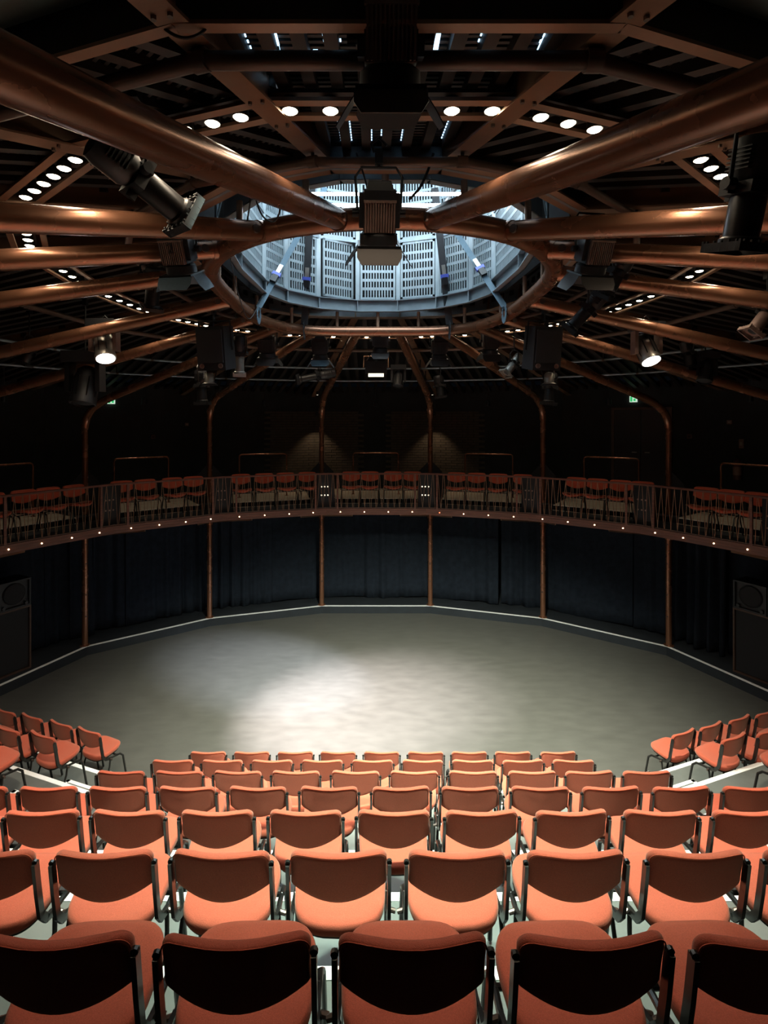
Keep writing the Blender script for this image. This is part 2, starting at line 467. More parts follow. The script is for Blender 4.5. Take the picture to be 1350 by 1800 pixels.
for sg, side in ((-1, 'left'), (1, 'right')):
    for lst, nm in ((WL, 'front row'), (WL2, 'second row'), (WL3, 'third row')):
        for i, (x, y, k) in enumerate(lst):
            xx = x if sg < 0 else -x + .15
            chair(xx, y + (.0 if sg < 0 else -.04) + .03, RISE * k + .005, -26 if sg < 0 else 26,
                  'orange chair, %s from the aisle in the %s of the %s wing' % (ORD[i], nm, side), 'chairs of the %s wing block' % side)

# ------------------------------------------------------------------ bent tube frames (column + roof tube)
DROP = {10: 1.02, 30: 1.08, 50: 1.28, 70: 1.38, 90: 1.46, 110: 1.20, 130: 1.15, 150: 1.19, 170: 1.11}
def post_name(a): return ['innermost', 'second', 'third', 'fourth', 'fifth', 'sixth', 'seventh', 'eighth', 'ninth'][ANG.index(abs(a))]
for ab in ANG:
    for sg in (-1, 1):
        a = sg * ab; side = 'left' if sg < 0 else 'right'
        p0 = ringpt(a); p1 = colpt(a); d = p1 - p0
        zr = lambda t: RING_Z - DROP[ab] * t
        fr = empty('tube_frame', (p1.x, p1.y, ZF if ab <= 90 else 0))
        tag(fr, 'bronze %s of the bent tube frames counting from the far centre, %s side' % (post_name(a), side), 'frame', 'bent tube roof frames')
        t0 = .012
        if ab <= 90:
            t1 = .84
            A = p0 + d * t0; A.z = zr(t0); B = p0 + d * t1; B.z = zr(t1)
            B2 = V((p1.x, p1.y, B.z - .62)); Cc = V((p1.x, p1.y, B.z - d.length * .16 * DROP[ab] / d.length))
            bend = [(1 - u) ** 2 * B + 2 * u * (1 - u) * Cc + u * u * B2 for u in [i / 9 for i in range(10)]]
            MB().tube([A + (B - A) * (i / 6) for i in range(6)] + bend, .080, 16).build('roof_tube', MT['bronze'], fr)
            MB().tube([B2, V((p1.x, p1.y, ZF))], .062, 14).build('column', MT['bronze'], fr)
            n = (V((0, C0, 0)) - p1); n.z = 0; n.normalize()
            for zz in (.8, 1.25, 1.9, 2.3):
                c = V((p1.x, p1.y, zz)) + n * .055
                MB().tube([c, c + n * .016], .014, 8).build('bolt_hole', MT['black_metal'], fr)
            MB().lathe([(.10, ZF), (.10, ZF + .015), (.066, ZF + .02)], 14, o=(p1.x, p1.y, 0)).build('foot_plate', MT['bronze'], fr)
        else:
            A = p0 + d * t0; A.z = zr(t0); B = p0 + d * .97; B.z = zr(.97)
            MB().tube([A + (B - A) * (i / 8) for i in range(9)], .080, 18).build('roof_tube', MT['bronze'], fr)
        # bolt boss and end collar beside the ring
        dn = (B - A).normalized(); e = A + dn * .10
        sd = dn.cross(V((0, 0, 1))).normalized()
        for s2 in (-1, 1):
            MB().tube([e + sd * s2 * .075, e + sd * s2 * .092], .035, 12).build('bolt_boss', MT['bolt'], fr)
        MB().tube([A - dn * .02, A + dn * .02], .086, 16).build('end_collar', MT['bronze'], fr)

# ------------------------------------------------------------------ ring beam and the lantern
rb = empty('ring_beam', (0, C0, RING_Z - .09)); tag(rb, 'bronze tubular ring beam carrying all the roof tubes, around the lantern opening', 'ring beam')
rc = [(0, 4.09), (-.335, 4.12), (-.70, 4.235), (-.95, 4.36), (-1.17, 4.54), (-1.40, 4.80), (-1.60, 5.12), (-1.745, 5.50), (-1.84, 6.0), (-1.875, 6.8), (-1.875, 7.6), (-1.80, 8.25), (-1.60, 8.77), (-1.375, 9.04), (-1.07, 9.23), (-.70, 9.31), (-.345, 9.33)]
rc = rc + [(0, 9.33)] + [(-x, y) for x, y in rc[:0:-1]]
def spline(P, k=4):
    n = len(P); out = []
    for i in range(n):
        a_, b_, c_, d_ = [V((*P[(i + j) % n], 0)) for j in (-1, 0, 1, 2)]
        for q in range(k):
            t = q / k; out.append(.5 * (2 * b_ + (c_ - a_) * t + (2 * a_ - 5 * b_ + 4 * c_ - d_) * t * t + (3 * b_ - a_ - 3 * c_ + d_) * t ** 3))
    return out
RC = spline(rc)
MB().tube([V((p.x, p.y, RING_Z)) for p in RC], .088, 16, closed=True).build('ring_tube', MT['bronze'], rb)
for i in range(18):
    th = R(20 * i); p = min(RC, key=lambda q: -(sin(th) * q.x / 1.9 + cos(th) * (q.y - C0) / 2.6) / math.hypot(q.x / 1.9, (q.y - C0) / 2.6))
    MB().tube([(p.x, p.y, RING_Z + .07), (p.x, p.y, 6.76)], .028, 10).build('spacer_post', MT['bronze_flat'], rb)

LZ = 6.75
lan = empty('roof_lantern', (0, C0, LZ)); tag(lan, 'grey roof lantern of slotted steel panels lit from above, over the ring beam', 'lantern', kind='structure')
LPT = {10: (.35, 9.30), 30: (1.0, 9.05), 50: (1.47, 8.55), 70: (1.71, 7.95), 90: (1.77, 6.65), 110: (1.68, 5.55), 130: (1.45, 4.95), 150: (1.0, 4.42), 170: (.35, 4.16)}
def lp(a, k=1.0):
    a = (a + 180) % 360 - 180; x, y = LPT[abs(a)]
    return V(((x if a > 0 else -x) * k, 6.7 + (y - 6.7) * k, 0))
def panel_mesh(wd, ht):
    m = MB(); fr = .035
    m.box((-wd / 2 + fr / 2, 0, ht / 2), (fr, .03, ht)); m.box((wd / 2 - fr / 2, 0, ht / 2), (fr, .03, ht))
    m.box((0, 0, fr / 2), (wd, .03, fr)); m.box((0, 0, ht - fr / 2), (wd, .03, fr))
    rows = 6; rh = (ht - 2 * fr) / rows; n = max(6, int((wd - 2 * fr) / .046))
    for r in range(rows):
        if r: m.box((0, 0, fr + r * rh), (wd - fr * 2, .018, .045))
        for c in range(1, n):
            x = -wd / 2 + fr + (wd - 2 * fr) * c / n
            m.box((x, .0, fr + (r + .5) * rh), (.021, .014, rh))
    return m
pcache = {}
for i in range(18):
    a0, a1 = 20 * i - 10, 20 * i + 10
    p, q = lp(a0), lp(a1); mid = (p + q) / 2; d = q - p; L = d.length; d.normalize()
    n = V((d.y, -d.x, 0)); n = n if n.dot(V((0, C0, 0)) - mid) > 0 else -n
    ang = math.atan2(d.y, d.x)
    # ring channel: web and two flanges, with a stiffener at the corner
    m = MB()
    m.bar(V((p.x, p.y, LZ + .10)) , V((q.x, q.y, LZ + .10)), .012, .20)
    for zz in (LZ + .006, LZ + .194):
        m.bar(V((p.x, p.y, zz)) + n * .035, V((q.x, q.y, zz)) + n * .035, .085, .012)
    m.build('ring_channel', MT['grey_steel'], lan)
    MB().box((p.x + n.x * .035, p.y + n.y * .035, LZ + .10), (.075, .012, .18), rot('Z', math.degrees(math.atan2(C0 - p.y, -p.x)))).build('stiffener', MT['grey_steel'], lan)
    # corner mullion
    pk = lp(a0, 1.0)
    MB().box((pk.x, pk.y, LZ + 1.55), (.055, .07, 2.7), rot('Z', math.degrees(math.atan2(C0 - p.y, -p.x)))).build('mullion', MT['panel'], lan)
    key = round(L, 3)
    for lev, (z0, h) in enumerate(((LZ + .22, .96), (LZ + 1.24, 1.2))):
        kk = (key, lev)
        if kk not in pcache:
            pcache[kk] = o = panel_mesh(L - .10, h).build('slotted_panel', MT['panel'], lan, local=True)
        else: o = share(pcache[kk], parent=lan, name='slotted_panel')
        o.location = V((mid.x + n.x * .0, mid.y + n.y * .0, z0)) - V(lan.location)
        yaw = 0
        if lev == 0 and i == 17: yaw = 14
        o.rotation_euler = (0, 0, ang + R(yaw))
    MB().bar(V((p.x, p.y, LZ + 1.21)), V((q.x, q.y, LZ + 1.21)), .06, .05).build('transom', MT['panel'], lan)
    pb, qb = lp(a0, 1.12), lp(a1, 1.12)
    MB().prism([(pb.x, pb.y), (qb.x, qb.y), (qb.x * 1.02, 6.7 + (qb.y - 6.7) * 1.02), (pb.x * 1.02, 6.7 + (pb.y - 6.7) * 1.02)], LZ + .1, LZ + 3.2).build('backing_wall', MT['dark_back'], lan)
MB().prism([tuple(lp(20 * i - 10, 1.12).xy) for i in range(18)], LZ + 3.25, LZ + 3.28).build('skylight', MT['sky'], lan)
for k, (y, z) in enumerate(((7.9, 8.20), (8.0, 8.08))):
    t = MB().tube([(-1.05, y, z), (1.55, y, z)], .022, 10).build('fluorescent_tube', MT['tube_light'])
    tag(t, ['upper', 'lower'][k] + ' cool white fluorescent tube glowing across the roof lantern', 'tube light', 'tubes across the lantern')
trs = MB()
for z in (7.78, 8.0): trs.tube([(-1.25, 8.05, z), (1.75, 8.05, z)], .016, 8)
for i in range(10): trs.tube([(-1.2 + .29 * i, 8.05, 7.78 if i % 2 else 8.0), (-1.2 + .29 * (i + 1), 8.05, 8.0 if i % 2 else 7.78)], .007, 6)
tag(trs.build('lattice_truss', MT['panel']), 'slim pale lattice truss spanning the lantern below the tubes', 'truss')

# ------------------------------------------------------------------ roof deck: rafters, ribs, deck sheets, pipes
ce = empty('ceiling', (0, C0, 6)); tag(ce, 'dark slatted roof deck between bronze rafters', kind='structure')
SM = 1.40
for i in range(18):
    a = 20 * i - 10
    aa = a if a <= 180 else a - 360
    m = MB()
    p0, p1 = roofpt(aa, .045), roofpt(aa, SM)
    m.bar(p0 - V((0, 0, .10)), p1 - V((0, 0, .10)), .125, .014)
    m.bar(p0 + V((0, 0, .02)), p1 + V((0, 0, .02)), .012, .24)
    o = m.build('rafter', MT['bronze_flat'], ce)
    dd = (p1 - p0).normalized(); sd = dd.cross(V((0, 0, 1))).normalized()
    for s in (.08, .245, .315, .43, .48):
        c = roofpt(aa, s)
        for e in (-1, 1):
            b_ = c + sd * .033 * e - V((0, 0, .105))
            MB().tube([b_, b_ - V((0, 0, .018))], .011, 6).build('bolt_head', MT['bolt'], o) if s in (.245, .315, .48) else None
def facet(i):
    a0, a1 = 20 * i - 10, 20 * i + 10
    return (a0 if a0 <= 180 else a0 - 360), (a1 if a1 <= 180 else a1 - 360)
def cut(o, d, quad):
    lo, hi = -1e9, 1e9; n = len(quad)
    cx = sum(p[0] for p in quad) / n; cy = sum(p[1] for p in quad) / n
    for k in range(n):
        x0, y0 = quad[k]; x1, y1 = quad[(k + 1) % n]; nx, ny = -(y1 - y0), x1 - x0
        if nx * (cx - x0) + ny * (cy - y0) < 0: nx, ny = -nx, -ny
        num = nx * (o[0] - x0) + ny * (o[1] - y0); den = nx * d[0] + ny * d[1]
        if abs(den) < 1e-9:
            if num < 0: return None
            continue
        t = -num / den
        if den > 0: lo = max(lo, t)
        else: hi = min(hi, t)
    return (lo, hi) if hi - lo > .05 else None
for i in range(18):
    a0, a1 = facet(i); ac = 20 * i if 20 * i <= 180 else 20 * i - 360
    SM = .460 if abs(ac) > 110 else 1.40
    P = [roofpt(a0, .05), roofpt(a1, .05), roofpt(a1, SM), roofpt(a0, SM)]
    quad = [(p.x, p.y) for p in P]
    up = V((0, 0, 1))
    # dark roof sheet above the ribs
    MB().slab([p + up * .30 for p in P], .02, up).build('roof_sheet', MT['web'], ce)
    e0 = (V((*quad[1], 0)) - V((*quad[0], 0))).normalized()
    mid_in = V(((quad[0][0] + quad[1][0]) / 2, (quad[0][1] + quad[1][1]) / 2)); mid_out = V(((quad[2][0] + quad[3][0]) / 2, (quad[2][1] + quad[3][1]) / 2))
    nrm = V((-e0.y, e0.x)); H = nrm.dot(mid_out - mid_in)
    def zat(x, y): return zdeck(.05 + nrm.dot(V((x, y)) - mid_in) / H * (SM - .05))
    sgn = 1 if ac > 0 else -1
    if ac == 180 or ac == 0: da = R(ac)
    elif abs(ac) >= 100: da = R(ac - sgn * 22)
    else: da = R(ac)
    d = V((sin(da), cos(da)))
    tn = V((d.y, -d.x)); c = (mid_in + mid_out) / 2
    near = abs(ac) >= 100
    sp = .14 if ac == 180 else .20 if near else .24
    rung = MB()
    for k in range(-22, 23):
        o = c + tn * (k * sp)
        cc = cut(o, d, quad)
        if not cc: continue
        A = o + d * cc[0]; B = o + d * cc[1]
        A3 = V((A.x, A.y, zat(*A) + .06)); B3 = V((B.x, B.y, zat(*B) + .06))
        MB().bar(A3, B3, .062 if near else .085, .075).build('deck_rib', MT['rib'], ce)
        if abs(ac) >= 80:
            L = (B - A).length; n = int(L / .052)
            for j in range(n):
                q = A + d * (j * .052 + .02)
                if abs(ac) < 100 and j % 2: continue
                q3 = V((q.x, q.y, zat(*q) + .085)); t3 = V((tn.x, tn.y, 0)) * (sp / 2)
                q4 = q3 + t3
                rung.bar(q4 - t3 * .68, q4 + t3 * .68, .018, .012)
    if ac == 180:                   # daylight showing through the slotted rib edges
        gp_ = MB()
        for k in range(-22, 23):
            cc = cut(c + tn * (k * sp), d, quad)
            if not cc: continue
            for e in (-.037, .037):
                if rnd.random() < .35: continue
                o = c + tn * (k * sp + e); A = o + d * cc[0]; L = cc[1] - cc[0]
                for j in range(int(L / .052)):
                    s_ = .05 + (SM - .05) * (j * .052 / L)
                    q = A + d * (j * .052 + .045)
                    if .19 < s_ < .345 or rnd.random() < .12: continue
                    gp_.box((q.x, q.y, zat(*q) + .075), (.007, .017, .004))
        tag(gp_.build('daylight_slots', MT['slit'], ce), kind='stuff')
    if rung.v: tag(rung.build('deck_slats', MT['deck'], ce), kind='stuff')
    # strips either side of the downlights
    for s in (.258, .302):
        p, q = roofpt(a0, s), roofpt(a1, s)
        MB().bar(p - up * .085, q - up * .085, .050, .02).build('light_channel', MT['bronze_flat'], ce)
    p, q = roofpt(a0, .28), roofpt(a1, .28)
    MB().bar(p - up * .02, q - up * .02, .11, .02).build('channel_back', MT['web'], ce)
    # deep black fascia beam with a bronze flange over the seats
    if abs(ac) > 110:
        p, q = roofpt(a0, .462), roofpt(a1, .462)
        MB().bar(p + up * .0, q + up * .0, .02, .20).build('fascia_web', MT['web'], ce)
        MB().bar(p - up * .105, q - up * .105, .050, .016).build('fascia_flange', MT['bronze_flat'], ce)
    # deck edge over the opening
    p, q = roofpt(a0, .055), roofpt(a1, .055)
    MB().bar(p + up * .02, q + up * .02, .03, .26).build('opening_trim', MT['grey_steel'], ce)
    MB().bar(p - up * .10, q - up * .10, .16, .016).build('opening_flange', MT['bronze_flat'], ce)
# dark concrete soffit beyond the fascia, over the back of the seating
for i in (6, 7, 8, 9, 10, 11, 12):
    a0, a1 = facet(i)
    P = [roofpt(a0, .464), roofpt(a1, .464), roofpt(a1, 1.5), roofpt(a0, 1.5)]
    zc = 6.59
    MB().slab([V((p.x, p.y, zc)) for p in P], .1, (0, 0, 1)).build('concrete_soffit', MT['concrete'], ce)
# daylight gaps in the roof over the nearest bay
for px, py, Y, ln in ((480, 70, 2.35, .20), (487, 88, 2.5, .12), (770, 78, 2.4, .20), (636, 253, 3.95, .14), (955, 75, 2.45, .14), (555, 95, 2.55, .03)):
    p = at(px, py, Y)
    o = MB().box((p.x, p.y, 6.85 - .85 * max(0, (4.12 - Y) / 4.6) + .075), (.022, ln, .006)).build('roof_gap', MT['slit'], ce)

# polygonal lighting pipes hung under the rafters
def pipe_ring(s, dz, r, label, only=None, z=None, mtl='bronze_dark', clamp=True):
    t = empty('lighting_bar', (0, C0, zdeck(s) - dz)); tag(t, label, 'lighting bar', 'polygonal lighting bars')
    for i in range(18):
        a0, a1 = facet(i)
        if only and (20 * i if 20 * i <= 180 else 20 * i - 360) not in only: continue
        p, q = roofpt(a0, s), roofpt(a1, s)
        if z: p.z = q.z = z
        else: p.z -= dz; q.z -= dz
        e = (q - p).normalized() * .02
        MB().tube([p + e, q - e], r, 12).build('pipe', MT[mtl], t)
        MB().tube([p - e * 1.6, p + e * 1.6], r * 1.25, 12).build('coupler', MT['bronze_dark'], t)
        top = V((p.x, p.y, zdeck(s) - .09))
        MB().tube([p, top], .012, 6).build('hanger', MT['black_metal'], t)
pipe_ring(.135, .165, .030, 'thin dark bronze pipe ring nearest the lantern opening')
pipe_ring(.425, .150, .036, 'thicker dark bronze pipe ring just outside the downlight ring')
pipe_ring(.60, .30, .022, 'slim grey pipe ring beyond the downlights on the far side', only=[-100, -80, -60, -40, -20, 0, 20, 40, 60, 80, 100], mtl='grey_steel')
pipe_ring(.80, .34, .022, 'outermost slim grey pipe ring near the far wall', only=[-100, -80, -60, -40, -20, 0, 20, 40, 60, 80, 100], mtl='grey_steel')

# round downlights in the channel
dl0 = None
for i in range(18):
    a0, a1 = facet(i); ac = 20 * i if 20 * i <= 180 else 20 * i - 360
    p, q = roofpt(a0, .28), roofpt(a1, .28)
    n = 6 if abs(ac) >= 100 else 5
    for k in range(n):
        u = (k + .5) / n if n == 6 else .12 + .76 * k / (n - 1)
        u = .5 + (u - .5) * (1.0 if abs(ac) > 160 else .86)
        c = p + (q - p) * u; c.z -= .092
        if dl0 is None:
            o = empty('downlight', c)
            MB().lathe([(.030, .09), (.034, .09), (.046, .0), (.041, -.004), (.041, .006)], 16, cap=False).build('housing', MT['black_metal'], o, local=True)
            MB().lathe([(.0405, .002), (.030, -.010), (.012, -.014)], 16).build('lens', MT['lens'], o, local=True)
            dl0 = o
        else: o = clone(dl0); o.location = c
        sd = 'channel over the nearest seats' if ac == 180 else ('channel on the far side' if ac == 0 else ('%s channel %s of the far centre' % (ORD[abs(ac) // 20 - 1], 'right' if ac > 0 else 'left')))
        kk = k if ac > 0 or ac == 180 else n - 1 - k
        tag(o, 'small round warm downlight, %s along the %s' % (ORD[k], sd), 'downlight', 'downlights of the ' + sd)
        lamp('SPOT', c - V((0, 0, .025)), SPILL_W, WARM, 'downlight_spill', c - V((0, 0, 2)), .04, 128, .6)
        lamp('SPOT', c - V((0, 0, .03)), DOWN_W, WARM, 'downlight_beam', c - V((0, 0, 2)), .035, 46, 1.0)

# ------------------------------------------------------------------ gallery
RB = .845
def bpt(a, rho=RB, z=0): p = scalept(a, rho); p.z = z; return p
ZB = 2.82                            # gallery floor
BAYS = [-60, -40, -20, 0, 20, 40, 60, -80, 80]
def bayname(a):
    return 'centre bay' if a == 0 else '%s bay %s of centre' % (ORD[abs(a) // 20 - 1], 'right' if a > 0 else 'left')
gal = empty('gallery_floor', (0, C0, 2.7)); tag(gal, 'dark gallery floor slab running round the back of the house', kind='structure')
bal_u = MB().tube([(0, 0, 0), (0, 0, 1)], .0055, 6)
bal_me = None
rp = random.Random(3)
for ac in BAYS:
    a0, a1 = ac - 10, ac + 10; bn = bayname(ac)
    p, q = bpt(a0), bpt(a1); d = (q - p); L = d.length; d.normalize()
    out = V((-d.y, d.x, 0)); mid = (p + q) / 2
    out = out if out.dot(mid - V((0, C0, 0))) > 0 else -out
    up = V((0, 0, 1)); ang = math.atan2(d.y, d.x); mm = rot('Z', math.degrees(ang))
    p2, q2 = scalept(a0, RW), scalept(a1, RW); po, qo = bpt(a0, RB + .012), bpt(a1, RB + .012)
    MB().prism([(po.x, po.y), (qo.x, qo.y), (q2.x, q2.y), (p2.x, p2.y)], 2.70, ZB).build('slab', MT['dark_floor'], gal)
    # low step behind the front row of gallery chairs, pale tread running back to the wall
    pa, qa = bpt(a0, .965), bpt(a1, .965); e = d * .32
    MB().prism([(pa.x, pa.y), (qa.x, qa.y), (q2.x, q2.y), (p2.x, p2.y)], ZB - .01, ZB + .10).build('gallery_step', MT['dark_floor'], gal)
    pb, qb = bpt(a0, .966), bpt(a1, .966); p4, q4 = bpt(a0, RW - .02), bpt(a1, RW - .02)
    MB().prism([tuple((pb + e).xy), tuple((qb - e).xy), tuple((q4 - e).xy), tuple((p4 + e).xy)], ZB + .10, ZB + .112).build('pale_tread', MT['cream'], gal)  # cut short of the columns; their shade is left as dark step
    MB().bar(pa + e + up * (ZB + .108), qa - e + up * (ZB + .108), .03, .012).build('step_nosing', MT['white'], gal)
    pc, qc = bpt(a0, .955), bpt(a1, .955)
    MB().bar(pc + e + up * (ZB + .004), qc - e + up * (ZB + .004), .035, .008).build('pale_floor_strip', MT['cream'], gal)
    # fascia beam: three boards and the row of small lights
    bm = empty('gallery_beam', (mid.x, mid.y, ZB - .15)); tag(bm, 'brown timber edge beam with small warm lights below the gallery rail, %s' % bn, 'beam', 'gallery edge beams')
    for k in range(3):
        zc = ZB - .145 + .05 * (k + .5)
        MB().bar(p + up * zc + out * .002 * (k % 2), q + up * zc + out * .002 * (k % 2), .05, .048).build('board', MT['wood'], bm)
    for k in range(4):
        c = p + d * (L * (.14 + .24 * k)) + up * (ZB - .075) - out * .024
        MB().tube([c, c - out * .010], .012, 10).build('indicator_light', MT['redled' if (ac == 20 and k == 0) else 'beamled'], bm)
    # railing
    rl = empty('gallery_railing', (mid.x, mid.y, ZB)); tag(rl, 'dark timber and steel gallery railing with crisscross rods, %s' % bn, 'railing', 'gallery railing bays')
    h = .815
    MB().bar(p + up * (ZB + h), q + up * (ZB + h), .075, .035).build('handrail', MT['rail'], rl)
    MB().bar(p + up * (ZB + .02), q + up * (ZB + .02), .035, .015).build('bottom_rail', MT['bronze_dark'], rl)
    gp = .26
    for x in (gp, L - gp):
        c = p + d * x; MB().box((c.x, c.y, ZB + h / 2), (.042, .042, h), mm).build('post', MT['wood'], rl)
    n = 26
    xs = [gp + .05 + (L - 2 * gp - .1) * k / (n - 1) for k in range(n)] + [.05, .12, .19, L - .05, L - .12, L - .19]
    for k, x in enumerate(xs):
        lean = (.028 if k % 2 else -.028) + rp.uniform(-.012, .012)
        a_ = p + d * (x - lean) + up * (ZB + .02); b_ = p + d * (x + lean) + up * (ZB + h - .015)
        if bal_me is None:
            o = bal_u.build('baluster', MT['bronze_flat'], rl, local=True); bal_me = o
        else: o = share(bal_me, parent=rl, name='baluster')
        o.location = a_ - V(rl.location); v = b_ - a_
        o.rotation_euler = v.to_track_quat('Z', 'Y').to_euler(); o.scale = (1, 1, v.length)
    # handrail hoop on the step
    if abs(ac) <= 60:
        hc = bpt(ac, 1.06); w_ = .60
        z0, z1 = ZB + .112, ZB + 1.20
        pts = []
        rr = .07
        A = hc - d * w_; B = hc + d * w_
        pts = [A + up * z0, A + up * (z1 - rr)] + [A + d * (rr - rr * cos(t)) + up * (z1 - rr + rr * sin(t)) for t in (.4, .8, 1.2, 1.57)]
        pts += [B - d * (rr - rr * cos(t)) + up * (z1 - rr + rr * sin(t)) for t in (1.57, 1.2, .8, .4)] + [B + up * (z1 - rr), B + up * z0]
        hp = empty('rail_hoop', (hc.x, hc.y, z0)); tag(hp, 'bronze tube hoop rail standing on the gallery step, %s' % bn, 'hoop rail', 'hoop rails on the gallery')
        MB().tube(pts, .019, 10).build('hoop_tube', MT['bronze'], hp)
        for X in (A, B): MB().lathe([(.045, 0), (.045, .01), (.02, .014)], 12, o=(X.x, X.y, z0)).build('foot_flange', MT['bronze'], hp)
    # gallery chairs, facing the stage
    if abs(ac) <= 60:
        cx_ = {0: [.26, .44, .66, .85], -20: [.22, .43, .63, .84], 20: [.27, .46, .66, .88], -40: [.18, .37, .60, .79], 40: [.36, .54, .73, .90],
               -60: [.20, .42, .60, .80], 60: [.40, .58, .76, .93]}[ac]
        rowc = bpt(a0, .925), bpt(a1, .925)
        for k, u in enumerate(cx_):
            c = rowc[0] + (rowc[1] - rowc[0]) * u
            f = math.degrees(math.atan2(-out.y, -out.x)) - 90
            chair(c.x, c.y, ZB + .003, f + rp.uniform(-4, 4), 'orange gallery chair behind the railing, %s from left in the %s' % (ORD[k], bn), 'chairs on the gallery')

# brackets from the columns to the beam, dark boxes with small lamps at the rail
for ab in (10, 30, 50, 70):
    for sg in (-1, 1):
        a = ab * sg; cpt = colpt(a); v = bpt(a); side = 'left' if sg < 0 else 'right'
        br = empty('gallery_bracket', (cpt.x, cpt.y, 2.35)); tag(br, 'bronze steel bracket arms from the %s column to the gallery beam, %s side' % (post_name(a), side), 'bracket', 'gallery brackets')
        for tgt in (a - 8, a + 8):
            # beam points either side of the vertex
            a_lo = bpt(a - 20 if tgt < a else a + 20)
            e = v + (a_lo - v) * .26
            e3 = V((e.x, e.y, 2.66)); c3 = V((cpt.x, cpt.y, 2.58))
            dd = (e3 - c3); side_n = V((-dd.y, dd.x, 0)).normalized()
            MB().slab([c3 + V((0, 0, .10)), e3 + V((0, 0, .03)), e3 - V((0, 0, .02)), c3 - V((0, 0, .14))], .02, side_n).build('arm', MT['bronze_flat'], br)
        MB().tube([V((cpt.x, cpt.y, 2.40)), V((cpt.x, cpt.y, 2.70))], .085, 14).build('collar', MT['bronze'], br)
        bx = empty('lamp_box', (v.x, v.y, ZB))
        tag(bx, 'black box of tiny lamps behind the rail, %s column on the %s side' % (post_name(a), side), 'light box', 'lamp boxes at the columns')
        n = (V((0, C0, 0)) - v); n.z = 0; n.normalize(); t = V((-n.y, n.x, 0)); cen = v - n * .16
        mm = M4((t, n, V((0, 0, 1)))).transposed()
        MB().box((cen.x, cen.y, ZB + .395), (.40, .10, .78), mm).build('casing', MT['web'], bx)
        for r_ in (0, 1):
            for k in (-1, 0, 1):
                c = cen + n * .05 + t * (k * .075 - .03) + V((0, 0, ZB + .30 + .20 * r_))
                MB().tube([c, c + n * .012], .016, 10).build('lamp', MT['boxled'] if ab == 10 else MT['plate'], bx)
        g = cpt.copy(); gs = empty('column_gusset', (g.x, g.y, ZB)); tag(gs, 'black triangular plate at the foot of the upper %s column, %s side' % (post_name(a), side), 'gusset', 'column gussets')
        for e in (-1, 1):
            MB().slab([g + V((0, 0, ZB)) + t * e * .05, g + V((0, 0, ZB)) + t * e * .34, g + V((0, 0, ZB + .76)) + t * e * .30, g + V((0, 0, ZB + 1.02)) + t * e * .05], .02, n).build('plate', MT['web'], gs)

# wall-washing downlights tucked under the roof at the back wall
for a in (-10, 10):
    c = scalept(a, RW - .06); z = 5.02
    o = empty('wall_downlight', (c.x, c.y, z)); tag(o, 'little black wall light washing the brick behind the innermost %s column' % ('left' if a < 0 else 'right'), 'wall light', 'brick washers')
    MB().lathe([(.035, .0), (.04, .0), (.04, .12), (.02, .13)], 12, cap=True).build('can', MT['black_metal'], o, local=True)
    MB().box((0, .05, .06), (.05, .25, .03)).build('wall_arm', MT['black_metal'], o, local=True)
    lamp('SPOT', (c.x, c.y, z - .05), 24, (1, .72, .44), 'brick_wash', (c.x, c.y + .10, 3.2), .02, 84, .6)
for a in (-60, -40, -20, 0, 20, 40, 60):
    p, q = scalept(a - 10, 1.06), scalept(a + 10, 1.06); c = (p + q) / 2; z = 5.25
    o = empty('gallery_light', (c.x, c.y, z)); tag(o, 'small black down lamp over the gallery seats, %s' % bayname(a), 'down lamp', 'down lamps over the gallery')
    MB().lathe([(.05, 0), (.055, 0), (.055, .14), (.02, .16)], 14).build('can', MT['black_metal'], o, local=True)
    MB().tube([(0, 0, .15), (0, 0, .85)], .010, 6).build('stem', MT['black_metal'], o, local=True)
    lamp('SPOT', (c.x, c.y, z - .03), 18, WARM, 'gallery_light_beam', (c.x, c.y, 2.9), .05, 74, .7)
for px in (558, 760, 1190):
    Y = 14.9 if px < 1000 else 13.0; c = at(px, 694 if px < 1000 else 678, Y)
    o = empty('gallery_downlight', c); tag(o, 'tiny pale-lensed can light under the roof edge, %s' % {558: 'above the innermost left column', 760: 'above the innermost right column', 1190: 'above the exit door'}[px], 'can light', 'gallery can lights')
    MB().lathe([(.03, 0), (.035, 0), (.035, .16)], 12).build('can', MT['black_metal'], o, local=True)
    MB().lathe([(.028, -.002), (.014, -.007)], 12).build('lens', MT['boxled'], o, local=True)
    MB().tube([(0, 0, .15), (0, 0, .75)], .010, 6).build('stem', MT['black_metal'], o, local=True)

